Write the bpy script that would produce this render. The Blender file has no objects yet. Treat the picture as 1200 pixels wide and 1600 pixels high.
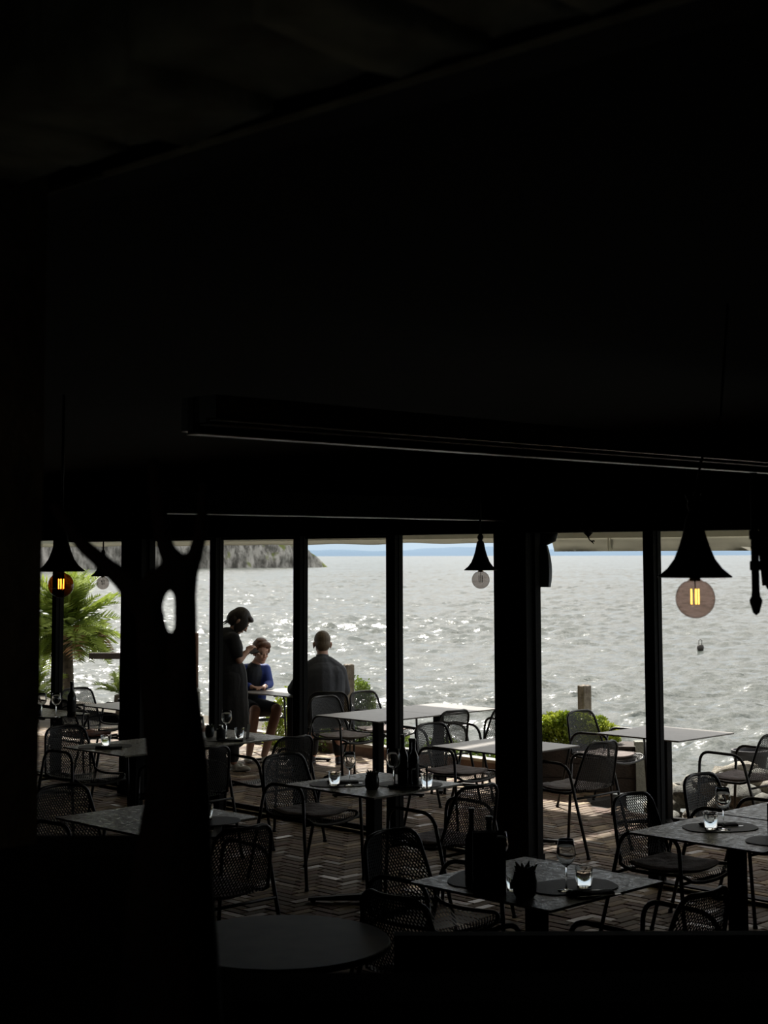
import bpy, bmesh, math, random
from mathutils import Vector, Matrix, noise
random.seed(11)
PI = math.pi
C = bpy.context.scene.collection
S = bpy.context.scene

# ---------------------------------------------------------------- camera
cd = bpy.data.cameras.new('camera'); cam = bpy.data.objects.new('camera', cd); C.objects.link(cam)
cd.sensor_fit = 'VERTICAL'; cd.sensor_height = 36.0; cd.lens = 54.0        # 2400 px focal length on 1600 px
cd.shift_y = -136.0 / 1600.0
PITCH = math.atan(204.0 / 2400.0)
cam.matrix_world = Matrix.Translation((0, 0, 2.2)) @ Matrix.Rotation(PI / 2 + PITCH, 4, 'X') @ Matrix.Rotation(-0.0023, 4, 'Z')
cd.clip_start = 0.05; cd.clip_end = 30000
cd.dof.use_dof = True; cd.dof.focus_distance = 11.0; cd.dof.aperture_fstop = 6.8
S.camera = cam

# ---------------------------------------------------------------- sky, sun, exposure
SUN_ELEV, SUN_AZ = math.radians(46), math.radians(-11)      # azimuth from +Y, negative = to the left
w = bpy.data.worlds.new('sky'); S.world = w; w.use_nodes = True
nt = w.node_tree; bg = nt.nodes['Background']
# hazy summer sky: blue-grey gradient, bright broken cloud above the horizon haze, glow around the sun
def N_(t, **k):
    q = nt.nodes.new(t)
    for a, b in k.items(): setattr(q, a, b)
    return q
LK = nt.links.new
tcw = N_('ShaderNodeTexCoord'); sep = N_('ShaderNodeSeparateXYZ'); LK(tcw.outputs['Generated'], sep.inputs[0])
grad = N_('ShaderNodeValToRGB'); LK(sep.outputs['Z'], grad.inputs[0]); cr = grad.color_ramp
cr.elements[0].position = 0.0; cr.elements[0].color = (.58, .74, .88, 1); cr.elements[1].position = 1.0; cr.elements[1].color = (.30, .42, .62, 1)
e_ = cr.elements.new(.015); e_.color = (.66, .79, .90, 1); e_ = cr.elements.new(.18); e_.color = (.62, .70, .78, 1)
mpw = N_('ShaderNodeMapping'); mpw.inputs['Scale'].default_value = (1, 1, 2.6); LK(tcw.outputs['Generated'], mpw.inputs[0])
cn = N_('ShaderNodeTexNoise'); cn.inputs['Scale'].default_value = 2.6; cn.inputs['Detail'].default_value = 6; cn.inputs['Roughness'].default_value = .6; LK(mpw.outputs[0], cn.inputs['Vector'])
cm = N_('ShaderNodeMapRange'); cm.inputs[1].default_value = .36; cm.inputs[2].default_value = .60; LK(cn.outputs[0], cm.inputs[0])
ce = N_('ShaderNodeMapRange'); ce.inputs[1].default_value = .03; ce.inputs[2].default_value = .14; LK(sep.outputs['Z'], ce.inputs[0])
cx = N_('ShaderNodeMath', operation='MULTIPLY'); LK(cm.outputs[0], cx.inputs[0]); LK(ce.outputs[0], cx.inputs[1])
mixc = N_('ShaderNodeMixRGB'); LK(cx.outputs[0], mixc.inputs[0]); LK(grad.outputs[0], mixc.inputs[1]); mixc.inputs[2].default_value = (1.62, 1.53, 1.42, 1)
SD = (math.sin(SUN_AZ) * math.cos(SUN_ELEV), math.cos(SUN_AZ) * math.cos(SUN_ELEV), math.sin(SUN_ELEV))
dt = N_('ShaderNodeVectorMath', operation='DOT_PRODUCT'); LK(tcw.outputs['Generated'], dt.inputs[0]); dt.inputs[1].default_value = SD
mx0 = N_('ShaderNodeMath', operation='MAXIMUM'); LK(dt.outputs['Value'], mx0.inputs[0]); mx0.inputs[1].default_value = 0
pw_ = N_('ShaderNodeMath', operation='POWER'); LK(mx0.outputs[0], pw_.inputs[0]); pw_.inputs[1].default_value = 14
gl_ = N_('ShaderNodeMixRGB', blend_type='ADD'); gl_.inputs[0].default_value = 1.0; LK(mixc.outputs[0], gl_.inputs[1])
gs = N_('ShaderNodeVectorMath', operation='SCALE'); gs.inputs[0].default_value = (2.2, 2.05, 1.75); LK(pw_.outputs[0], gs.inputs['Scale']); LK(gs.outputs[0], gl_.inputs[2])
LK(gl_.outputs[0], bg.inputs[0]); bg.inputs[1].default_value = 1.0
sd = bpy.data.lights.new('sun', 'SUN'); sun = bpy.data.objects.new('sun', sd); C.objects.link(sun)
sd.energy = 9.0; sd.angle = math.radians(1.5); sd.color = (1.0, 0.95, 0.86)
dirv = Vector((math.sin(SUN_AZ) * math.cos(SUN_ELEV), math.cos(SUN_AZ) * math.cos(SUN_ELEV), math.sin(SUN_ELEV)))
sun.rotation_euler = dirv.to_track_quat('Z', 'Y').to_euler(); sun.location = (-6, 22, 30)
S.view_settings.view_transform = 'Standard'; S.view_settings.look = 'None'
S.view_settings.gamma = 1.0; S.view_settings.use_curve_mapping = False
S.view_settings.exposure = 0.0
S.cycles.use_denoising = True
S.cycles.max_bounces = 8; S.cycles.transparent_max_bounces = 24
S.cycles.caustics_reflective = False; S.cycles.caustics_refractive = False
S.cycles.sample_clamp_indirect = 4.0

# ---------------------------------------------------------------- materials
def mat(name, col, rough=0.6, metal=0.0, spec=0.5, noise_=None, col2=None, scale=20, bump=0.0, bscale=60, trans=0.0, emit=None, sheen=0, coord='Object', detail=4):
    m = bpy.data.materials.new(name); m.use_nodes = True
    n = m.node_tree.nodes; l = m.node_tree.links; b = n['Principled BSDF']
    b.inputs['Base Color'].default_value = (*col, 1); b.inputs['Roughness'].default_value = rough
    b.inputs['Metallic'].default_value = metal; b.inputs['Specular IOR Level'].default_value = spec
    if trans: b.inputs['Transmission Weight'].default_value = trans
    if sheen: b.inputs['Sheen Weight'].default_value = sheen
    tc = n.new('ShaderNodeTexCoord')
    if col2:
        t = n.new('ShaderNodeTexNoise'); t.inputs['Scale'].default_value = scale; t.inputs['Detail'].default_value = detail
        l.new(tc.outputs[coord], t.inputs['Vector'])
        r = n.new('ShaderNodeValToRGB'); r.color_ramp.elements[0].position = .36; r.color_ramp.elements[1].position = .64
        r.color_ramp.elements[0].color = (*col, 1); r.color_ramp.elements[1].color = (*col2, 1)
        l.new(t.outputs[0], r.inputs[0]); l.new(r.outputs[0], b.inputs['Base Color'])
    if bump:
        t2 = n.new('ShaderNodeTexNoise'); t2.inputs['Scale'].default_value = bscale; t2.inputs['Detail'].default_value = 4
        l.new(tc.outputs[coord], t2.inputs['Vector'])
        bp = n.new('ShaderNodeBump'); bp.inputs['Strength'].default_value = bump; bp.inputs['Distance'].default_value = .01
        l.new(t2.outputs[0], bp.inputs['Height']); l.new(bp.outputs[0], b.inputs['Normal'])
    if emit:
        b.inputs['Emission Color'].default_value = (*emit[0], 1); b.inputs['Emission Strength'].default_value = emit[1]
    return m

def thin_glass(name, tint, rough=0.0, boost=1.0):
    m = bpy.data.materials.new(name); m.use_nodes = True
    n = m.node_tree.nodes; l = m.node_tree.links; n.remove(n['Principled BSDF'])
    tr = n.new('ShaderNodeBsdfTransparent'); tr.inputs[0].default_value = (*tint, 1)
    gl = n.new('ShaderNodeBsdfGlossy'); gl.inputs['Roughness'].default_value = rough
    lw = n.new('ShaderNodeLayerWeight'); lw.inputs[0].default_value = .5
    fr = n.new('ShaderNodeMath'); fr.operation = 'POWER'; fr.inputs[1].default_value = 5; l.new(lw.outputs['Facing'], fr.inputs[0])
    mu = n.new('ShaderNodeMath'); mu.operation = 'MULTIPLY_ADD'; mu.inputs[1].default_value = .8 * boost; mu.inputs[2].default_value = .04; mu.use_clamp = True
    mx = n.new('ShaderNodeMixShader')
    l.new(fr.outputs[0], mu.inputs[0]); l.new(mu.outputs[0], mx.inputs[0]); l.new(tr.outputs[0], mx.inputs[1]); l.new(gl.outputs[0], mx.inputs[2])
    l.new(mx.outputs[0], n['Material Output'].inputs[0]); return m

M = {}
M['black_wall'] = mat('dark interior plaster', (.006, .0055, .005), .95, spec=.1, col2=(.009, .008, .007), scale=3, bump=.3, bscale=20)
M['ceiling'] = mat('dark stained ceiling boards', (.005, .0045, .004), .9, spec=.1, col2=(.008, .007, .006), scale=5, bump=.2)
M['steel'] = mat('black powder coated steel', (.005, .005, .005), .6, .0, .12)
M['rail'] = mat('dark anodised rail', (.05, .045, .04), .35, .8, .5)
M['edge'] = mat('bare metal edge strip', (.8, .77, .72), .42, .8, .5)
M['stone_pale'] = mat('pale rough lintel stone', (.28, .24, .17), .9, col2=(.55, .52, .40), scale=7, bump=1, bscale=25)
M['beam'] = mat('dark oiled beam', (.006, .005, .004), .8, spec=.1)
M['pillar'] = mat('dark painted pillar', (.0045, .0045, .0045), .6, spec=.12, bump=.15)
M['stone'] = mat('rough brown stone', (.055, .04, .028), .9, col2=(.11, .09, .06), scale=6, bump=1, bscale=25)
M['chair'] = mat('anthracite coated chair steel', (.010, .010, .010), .42, .0, .4)
M['mesh'] = mat('anthracite expanded metal', (.014, .014, .014), .5, .0, .4)
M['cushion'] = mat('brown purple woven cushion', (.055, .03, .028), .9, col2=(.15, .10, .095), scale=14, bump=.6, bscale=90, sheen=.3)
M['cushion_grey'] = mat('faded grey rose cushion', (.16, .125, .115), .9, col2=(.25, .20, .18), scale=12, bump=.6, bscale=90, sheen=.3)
M['cushion_orange'] = mat('orange patterned cushion', (.35, .10, .03), .9, col2=(.09, .03, .02), scale=18, bump=.4)
M['table'] = mat('grey stone look tabletop', (.13, .122, .088), .30, 0, .5, col2=(.26, .25, .185), scale=30, bump=.5, bscale=90, detail=10)
tn = M['table'].node_tree; _r = [q for q in tn.nodes if q.type == 'VALTORGB'][0]; _m = tn.nodes.new('ShaderNodeMapRange'); _t = [q for q in tn.nodes if q.type == 'TEX_NOISE'][0]
_m.inputs[1].default_value = .35; _m.inputs[2].default_value = .65; _m.inputs[3].default_value = .46; _m.inputs[4].default_value = .22
tn.links.new(_t.outputs[0], _m.inputs[0]); tn.links.new(_m.outputs[0], tn.nodes['Principled BSDF'].inputs['Roughness'])
M['table_out'] = mat('pale grey laminate tabletop', (.17, .155, .14), .38, 0, .5, col2=(.22, .20, .185), scale=7, bump=.05, bscale=120)
M['placemat'] = mat('charcoal placemat', (.03, .03, .028), .55, col2=(.045, .045, .04), scale=60, bump=.3, bscale=200)
M['napkin'] = mat('black napkin', (.012, .012, .013), .85, bump=.4, bscale=80)
M['cutlery'] = mat('polished cutlery steel', (.6, .6, .58), .18, 1.0)
M['white'] = mat('white card', (.75, .75, .72), .7)
M['darkbox'] = mat('black wooden caddy', (.010, .009, .009), .6)
M['bottle'] = mat('dark green bottle glass', (.006, .010, .006), .06, 0, .6)
M['bottle_cap'] = mat('grey bottle cap', (.25, .25, .24), .35, .7)
M['amber_liquid'] = mat('olive oil', (.10, .09, .02), .1, 0, .5, trans=.5)
M['pot'] = mat('dark ceramic pot', (.012, .012, .012), .3)
M['succulent'] = mat('succulent leaf', (.03, .05, .02), .5, col2=(.05, .08, .03))
def leafy(name, c1, c2, scale):
    m = bpy.data.materials.new(name); m.use_nodes = True
    n = m.node_tree.nodes; l = m.node_tree.links; b = n['Principled BSDF']; b.inputs['Roughness'].default_value = .45
    t = n.new('ShaderNodeTexNoise'); t.inputs['Scale'].default_value = scale; tc = n.new('ShaderNodeTexCoord'); l.new(tc.outputs['Object'], t.inputs['Vector'])
    r = n.new('ShaderNodeValToRGB'); r.color_ramp.elements[0].position = .38; r.color_ramp.elements[1].position = .62
    r.color_ramp.elements[0].color = (*c1, 1); r.color_ramp.elements[1].color = (*c2, 1); l.new(t.outputs[0], r.inputs[0]); l.new(r.outputs[0], b.inputs['Base Color'])
    tr = n.new('ShaderNodeBsdfTranslucent'); l.new(r.outputs[0], tr.inputs[0]); mx = n.new('ShaderNodeMixShader'); mx.inputs[0].default_value = .32
    l.new(b.outputs[0], mx.inputs[1]); l.new(tr.outputs[0], mx.inputs[2]); l.new(mx.outputs[0], n['Material Output'].inputs[0]); return m
M['leaf'] = leafy('bright hedge leaf', (.20, .27, .025), (.46, .52, .07), 5)
M['leaf_dark'] = leafy('yellow green leaf', (.10, .17, .03), (.24, .32, .06), 5)
M['palm'] = leafy('palm frond', (.10, .15, .02), (.34, .42, .08), 2.5)
M['palm_dry'] = mat('dry palm frond', (.25, .11, .02), .6, col2=(.16, .09, .03), scale=3)
M['bark'] = mat('brown bark', (.06, .042, .028), .9, col2=(.12, .09, .06), scale=15, bump=.8)
M['vine'] = mat('dark gnarled bark', (.010, .006, .006), .9, col2=(.018, .010, .010), scale=20, bump=.8, spec=.15)
M['wood'] = mat('weathered grey wood', (.13, .105, .08), .85, col2=(.26, .22, .17), scale=9, bump=.8, bscale=40)
M['wood_brown'] = mat('brown wooden post', (.12, .06, .035), .8, col2=(.2, .11, .07), scale=9, bump=.5)
M['timber'] = mat('dark timber planter', (.03, .022, .018), .85, col2=(.05, .035, .028), scale=8, bump=.5)
M['concrete'] = mat('pale concrete', (.22, .22, .19), .85, col2=(.30, .30, .26), scale=12, bump=.5)
M['rockA'] = mat('shore rock', (.19, .17, .14), .85, col2=(.40, .37, .31), scale=4, bump=1, bscale=18)
M['rockB'] = mat('dark shore rock', (.11, .11, .10), .85, col2=(.26, .26, .23), scale=5, bump=1, bscale=18)
M['earth'] = mat('earth', (.06, .05, .035), .95, col2=(.1, .085, .06), scale=4, bump=.8, bscale=12)
M['kerb'] = mat('red brown kerb', (.14, .085, .065), .8, col2=(.2, .13, .1), scale=8, bump=.4)
M['kerb_top'] = mat('pale kerb cap', (.34, .31, .27), .7, col2=(.42, .39, .34), scale=8, bump=.3)
M['mortar'] = mat('dark brick joint', (.022, .018, .014), .95, bump=.5)
M['skin'] = mat('skin', (.58, .34, .26), .5, col2=(.66, .40, .31), scale=12, spec=.35)
M['hair_dark'] = mat('dark brown hair', (.018, .012, .010), .45, col2=(.04, .027, .02), scale=60, bump=.5, bscale=120)
M['hair_brown'] = mat('chestnut hair', (.11, .045, .022), .5, col2=(.19, .08, .04), scale=50, bump=.5, bscale=120)
M['hair_short'] = mat('short brown hair', (.10, .07, .04), .6, col2=(.16, .115, .07), scale=70, bump=.5, bscale=150)
M['cloth_black'] = mat('black cotton', (.009, .009, .010), .9, bump=.5, bscale=25, sheen=.1)
M['cloth_blue'] = mat('blue jacket', (.02, .045, .24), .7, col2=(.03, .065, .32), scale=8, bump=.4, bscale=30)
M['cloth_grey'] = mat('dark grey jacket', (.045, .048, .058), .8, col2=(.065, .068, .08), scale=6, bump=.5, bscale=25)
M['cloth_navy'] = mat('navy shirt', (.02, .025, .035), .85, bump=.3)
M['shoe'] = mat('pale sneaker', (.55, .54, .5), .6)
M['shoe_dark'] = mat('dark shoe', (.03, .03, .035), .6)
M['eye'] = mat('eye', (.02, .015, .01), .15)
M['lip'] = mat('lips', (.36, .14, .12), .5)
M['lamp_black'] = mat('matt black lamp metal', (.006, .006, .006), .5, .2, .3)
M['brass'] = mat('lamp socket', (.35, .2, .06), .35, .8)
M['filament'] = mat('glowing filament', (1, .6, .1), .5, emit=((1.0, .62, .10), 7.0))
M['filament_dim'] = mat('orange glowing filament', (1, .5, .05), .5, emit=((1.0, .60, .12), 22.0))
M['filament_off'] = mat('unlit filament', (.10, .06, .04), .5)
M['bulb'] = thin_glass('smoky bulb glass', (.60, .50, .46), .02, 1.0)
M['bulb_grey'] = thin_glass('grey bulb glass', (.55, .52, .50), .02, 1.0)
M['bulb_amber'] = thin_glass('amber bulb glass', (.50, .20, .06), .02, 1.2)
M['pane'] = thin_glass('window pane', (.97, .98, .98), 0, 1.0)
M['lantern_glass'] = thin_glass('lantern glass', (.22, .13, .10), .1, 1.0)
M['speaker'] = mat('dark teal plastic', (.012, .018, .020), .4, 0, .5)
M['buoy'] = mat('dark buoy', (.03, .025, .02), .6)
M['blue_plastic'] = mat('blue plastic', (.05, .18, .5), .4)
def glassware():
    m = bpy.data.materials.new('drinking glass'); m.use_nodes = True
    n = m.node_tree.nodes; l = m.node_tree.links; b = n['Principled BSDF']
    b.inputs['Base Color'].default_value = (.97, .98, .97, 1); b.inputs['Roughness'].default_value = .0
    b.inputs['Transmission Weight'].default_value = 1; b.inputs['IOR'].default_value = 1.45
    return m
M['glass'] = glassware()

def awning_mat():
    m = bpy.data.materials.new('cream awning cloth'); m.use_nodes = True
    n = m.node_tree.nodes; l = m.node_tree.links; n.remove(n['Principled BSDF'])
    d = n.new('ShaderNodeBsdfDiffuse'); t = n.new('ShaderNodeBsdfTranslucent'); mx = n.new('ShaderNodeMixShader'); mx.inputs[0].default_value = .45
    ns = n.new('ShaderNodeTexNoise'); ns.inputs['Scale'].default_value = 3; r = n.new('ShaderNodeValToRGB')
    r.color_ramp.elements[0].color = (.38, .37, .325, 1); r.color_ramp.elements[1].color = (.56, .55, .49, 1)
    l.new(ns.outputs[0], r.inputs[0]); l.new(r.outputs[0], d.inputs[0]); l.new(r.outputs[0], t.inputs[0])
    l.new(d.outputs[0], mx.inputs[1]); l.new(t.outputs[0], mx.inputs[2]); l.new(mx.outputs[0], n['Material Output'].inputs[0]); return m
M['awning'] = awning_mat()
M['awning_bar'] = mat('cream awning bar', (.7, .69, .60), .5)

def brick_mat():
    m = bpy.data.materials.new('clay paving brick'); m.use_nodes = True
    n = m.node_tree.nodes; l = m.node_tree.links; b = n['Principled BSDF']
    g = n.new('ShaderNodeNewGeometry'); oi = n.new('ShaderNodeObjectInfo'); ad = n.new('ShaderNodeMath'); ad.operation = 'ADD'
    fr = n.new('ShaderNodeMath'); fr.operation = 'FRACT'
    l.new(g.outputs['Random Per Island'], ad.inputs[0]); l.new(oi.outputs['Random'], ad.inputs[1]); l.new(ad.outputs[0], fr.inputs[0])
    r = n.new('ShaderNodeValToRGB'); cr = r.color_ramp
    cr.elements[0].color = (.085, .055, .031, 1); cr.elements[1].color = (.36, .27, .165, 1)
    e = cr.elements.new(.4); e.color = (.15, .10, .06, 1); e = cr.elements.new(.82); e.color = (.21, .148, .09, 1); e = cr.elements.new(.6); e.color = (.12, .062, .040, 1)
    l.new(fr.outputs[0], r.inputs[0])
    t = n.new('ShaderNodeTexNoise'); t.inputs['Scale'].default_value = 40; t.inputs['Detail'].default_value = 5
    tc = n.new('ShaderNodeTexCoord'); l.new(tc.outputs['Object'], t.inputs['Vector'])
    mx = n.new('ShaderNodeMixRGB'); mx.blend_type = 'OVERLAY'; mx.inputs[0].default_value = .5
    l.new(r.outputs[0], mx.inputs[1]); l.new(t.outputs[0], mx.inputs[2]); l.new(mx.outputs[0], b.inputs['Base Color'])
    bp = n.new('ShaderNodeBump'); bp.inputs['Strength'].default_value = .5; bp.inputs['Distance'].default_value = .004
    l.new(t.outputs[0], bp.inputs['Height']); l.new(bp.outputs[0], b.inputs['Normal'])
    k7 = n.new('ShaderNodeMath'); k7.operation = 'MULTIPLY'; k7.inputs[1].default_value = 7.3; l.new(fr.outputs[0], k7.inputs[0])
    f7 = n.new('ShaderNodeMath'); f7.operation = 'FRACT'; l.new(k7.outputs[0], f7.inputs[0])
    mr = n.new('ShaderNodeMapRange'); mr.inputs[1].default_value = .75; mr.inputs[3].default_value = .72; mr.inputs[4].default_value = .30; l.new(f7.outputs[0], mr.inputs[0]); l.new(mr.outputs[0], b.inputs['Roughness'])
    b.inputs['Specular IOR Level'].default_value = .35
    return m
M['brick'] = brick_mat()

def water_mat():
    m = bpy.data.materials.new('choppy lake water'); m.use_nodes = True
    n = m.node_tree.nodes; l = m.node_tree.links; b = n['Principled BSDF']
    b.inputs['Base Color'].default_value = (.055, .065, .058, 1); b.inputs['Roughness'].default_value = .16; b.inputs['IOR'].default_value = 1.33
    b.inputs['Specular IOR Level'].default_value = .5
    g = n.new('ShaderNodeNewGeometry'); acc = None
    for scale, sy, det, wt_, seed in ((.10, .5, 2, .14, 0), (3.2, 1.2, 3, .55, 90), (14.0, 1.1, 2, .55, 170)):
        mp = n.new('ShaderNodeMapping'); mp.inputs['Scale'].default_value = (.75, sy, 1); mp.inputs['Rotation'].default_value = (0, 0, -.2); mp.inputs['Location'].default_value = (seed, seed, seed)
        t = n.new('ShaderNodeTexNoise'); t.inputs['Scale'].default_value = scale; t.inputs['Detail'].default_value = det; t.inputs['Roughness'].default_value = .6
        l.new(g.outputs['Position'], mp.inputs[0]); l.new(mp.outputs[0], t.inputs['Vector'])
        sb = n.new('ShaderNodeVectorMath'); sb.operation = 'SUBTRACT'; sb.inputs[1].default_value = (.5, .5, .5); l.new(t.outputs['Color'], sb.inputs[0])
        ml = n.new('ShaderNodeVectorMath'); ml.operation = 'MULTIPLY'; ml.inputs[1].default_value = (wt_ * 1.0, wt_ * 1.5, 0); l.new(sb.outputs[0], ml.inputs[0])
        if acc is None: acc = ml
        else:
            ad = n.new('ShaderNodeVectorMath'); ad.operation = 'ADD'; l.new(acc.outputs[0], ad.inputs[0]); l.new(ml.outputs[0], ad.inputs[1]); acc = ad
    ad = n.new('ShaderNodeVectorMath'); ad.operation = 'ADD'; l.new(acc.outputs[0], ad.inputs[0]); l.new(g.outputs['Normal'], ad.inputs[1])
    nm = n.new('ShaderNodeVectorMath'); nm.operation = 'NORMALIZE'; l.new(ad.outputs[0], nm.inputs[0]); l.new(nm.outputs[0], b.inputs['Normal'])
    b.inputs['Roughness'].default_value = .18
    return m
M['water'] = water_mat()

def cliff_mat():
    m = bpy.data.materials.new('limestone cliff with scrub'); m.use_nodes = True
    n = m.node_tree.nodes; l = m.node_tree.links; b = n['Principled BSDF']; b.inputs['Roughness'].default_value = .95
    g = n.new('ShaderNodeNewGeometry'); sp = n.new('ShaderNodeSeparateXYZ'); l.new(g.outputs['Normal'], sp.inputs[0])
    mp = n.new('ShaderNodeMapping'); mp.inputs['Scale'].default_value = (1, 1, .35); l.new(g.outputs['Position'], mp.inputs[0])
    t = n.new('ShaderNodeTexNoise'); t.inputs['Scale'].default_value = .55; t.inputs['Detail'].default_value = 8; t.inputs['Roughness'].default_value = .7; l.new(mp.outputs[0], t.inputs['Vector'])
    r = n.new('ShaderNodeValToRGB'); r.color_ramp.elements[0].position = .42; r.color_ramp.elements[1].position = .58
    r.color_ramp.elements[0].color = (.12, .115, .10, 1); r.color_ramp.elements[1].color = (.46, .44, .40, 1); l.new(t.outputs[0], r.inputs[0])
    t2 = n.new('ShaderNodeTexNoise'); t2.inputs['Scale'].default_value = .4; t2.inputs['Detail'].default_value = 6; l.new(g.outputs['Position'], t2.inputs['Vector'])
    r2 = n.new('ShaderNodeValToRGB'); r2.color_ramp.elements[0].color = (.06, .09, .02, 1); r2.color_ramp.elements[1].color = (.22, .24, .07, 1); l.new(t2.outputs[0], r2.inputs[0])
    ad = n.new('ShaderNodeMath'); ad.operation = 'ADD'; l.new(sp.outputs['Z'], ad.inputs[0])
    k = n.new('ShaderNodeMath'); k.operation = 'MULTIPLY'; k.inputs[1].default_value = .7; l.new(t2.outputs[0], k.inputs[0]); l.new(k.outputs[0], ad.inputs[1])
    r3 = n.new('ShaderNodeValToRGB'); r3.color_ramp.elements[0].position = .80; r3.color_ramp.elements[1].position = .98; l.new(ad.outputs[0], r3.inputs[0])
    mx = n.new('ShaderNodeMixRGB'); l.new(r3.outputs[0], mx.inputs[0]); l.new(r.outputs[0], mx.inputs[1]); l.new(r2.outputs[0], mx.inputs[2]); l.new(mx.outputs[0], b.inputs['Base Color'])
    return m
M['cliff'] = cliff_mat()
M['mountain'] = mat('distant slope tinted with haze', (.12, .172, .24), 1.0, spec=0, col2=(.15, .205, .27), scale=.0004, coord='Object')  # blue of the distance haze is put into the base colour

# ---------------------------------------------------------------- mesh building
class MB:
    def __init__(s): s.v = []; s.f = []
    def add(s, vs, fs, mtx=None):
        o = len(s.v)
        s.v += [tuple(mtx @ Vector(v)) if mtx else tuple(v) for v in vs]; s.f += [tuple(i + o for i in f) for f in fs]; return s
    def box(s, x0, x1, y0, y1, z0, z1, mtx=None):
        return s.add([(x0, y0, z0), (x1, y0, z0), (x1, y1, z0), (x0, y1, z0), (x0, y0, z1), (x1, y0, z1), (x1, y1, z1), (x0, y1, z1)],
                     [(3, 2, 1, 0), (4, 5, 6, 7), (0, 1, 5, 4), (1, 2, 6, 5), (2, 3, 7, 6), (3, 0, 4, 7)], mtx)
    def tube(s, pts, r, n=8, closed=False, caps=True, ry=None):
        P = [Vector(p) for p in pts]; N = len(P); rs = r if isinstance(r, (list, tuple)) else [r] * N
        o = len(s.v); up = None
        for i in range(N):
            a = P[i - 1] if (i > 0 or closed) else P[i]; b = P[(i + 1) % N] if (i < N - 1 or closed) else P[i]
            t = (b - a).normalized()
            if up is None:
                up = Vector((0, 0, 1)) if abs(t.z) < .9 else Vector((1, 0, 0))
            up = (up - t * up.dot(t)).normalized(); side = t.cross(up)
            for k in range(n):
                q = 2 * PI * k / n
                s.v.append(tuple(P[i] + side * math.cos(q) * rs[i] + up * math.sin(q) * rs[i] * (ry or 1)))
        segs = N if closed else N - 1
        for i in range(segs):
            j = (i + 1) % N
            for k in range(n):
                k2 = (k + 1) % n
                s.f.append((o + i * n + k, o + i * n + k2, o + j * n + k2, o + j * n + k))
        if caps and not closed:
            s.f.append(tuple(o + k for k in range(n))[::-1]); s.f.append(tuple(o + (N - 1) * n + k for k in range(n)))
        return s
    def lathe(s, prof, n=20, c=(0, 0, 0), closed=False):
        o = len(s.v); m = len(prof)
        for r, z in prof:
            for k in range(n):
                q = 2 * PI * k / n; s.v.append((c[0] + max(r, 1e-5) * math.cos(q), c[1] + max(r, 1e-5) * math.sin(q), c[2] + z))
        for i in range(m if closed else m - 1):
            j = (i + 1) % m
            for k in range(n):
                k2 = (k + 1) % n; s.f.append((o + i * n + k, o + i * n + k2, o + j * n + k2, o + j * n + k))
        return s
    def ell(s, c, r, n=12, m=8, mtx=None):
        vs = []; fs = []
        R = r if isinstance(r, (tuple, list)) else (r, r, r)
        for i in range(m + 1):
            a = -PI / 2 + PI * i / m
            for k in range(n):
                q = 2 * PI * k / n
                vs.append(Vector(c) + ((mtx.to_3x3() if mtx else Matrix.Identity(3)) @ Vector((R[0] * max(math.cos(a), 1e-4) * math.cos(q), R[1] * max(math.cos(a), 1e-4) * math.sin(q), R[2] * math.sin(a)))))
        for i in range(m):
            for k in range(n):
                k2 = (k + 1) % n; fs.append((i * n + k, i * n + k2, (i + 1) * n + k2, (i + 1) * n + k))
        return s.add(vs, fs)
    def limb(s, a, b, ra, rb, n=12):
        a = Vector(a); b = Vector(b); pts = []; rs = []
        d = (b - a); L = d.length; d.normalize()
        for k in range(5):
            q = PI / 2 * k / 4; pts.append(a - d * ra * math.cos(q)); rs.append(max(ra * math.sin(q), 1e-4))
        for k in range(1, 4): pts.append(a.lerp(b, k / 4)); rs.append(ra + (rb - ra) * k / 4)
        for k in range(5):
            q = PI / 2 * k / 4; pts.append(b + d * rb * math.sin(q)); rs.append(max(rb * math.cos(q), 1e-4))
        return s.tube(pts, rs, n)
    def data(s, name, m, smooth=False):
        me = bpy.data.meshes.new(name); me.from_pydata(s.v, [], s.f)
        me.validate(); me.materials.append(m)
        if smooth: me.polygons.foreach_set('use_smooth', [True] * len(me.polygons))
        me.update(); return me
    def build(s, name, m, parent=None, smooth=False, sharp=None):
        me = s.data(name, m, smooth)
        if smooth and sharp: me.set_sharp_from_angle(angle=math.radians(sharp))
        o = bpy.data.objects.new(name, me); C.objects.link(o)
        if parent: o.parent = parent
        return o
    def remesh(s, name, m, parent=None, vox=.008, smooth=4):
        o = s.build(name, m, parent, True)
        r = o.modifiers.new('r', 'REMESH'); r.mode = 'VOXEL'; r.voxel_size = vox; r.use_smooth_shade = True
        if smooth:
            q = o.modifiers.new('s', 'SMOOTH'); q.iterations = smooth; q.factor = .5
        dg = bpy.context.evaluated_depsgraph_get(); ev = o.evaluated_get(dg)
        me = bpy.data.meshes.new_from_object(ev); old = o.data; o.modifiers.clear(); o.data = me; bpy.data.meshes.remove(old)
        me.name = name
        if not me.materials: me.materials.append(m)
        me.polygons.foreach_set('use_smooth', [True] * len(me.polygons))
        return o

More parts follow.
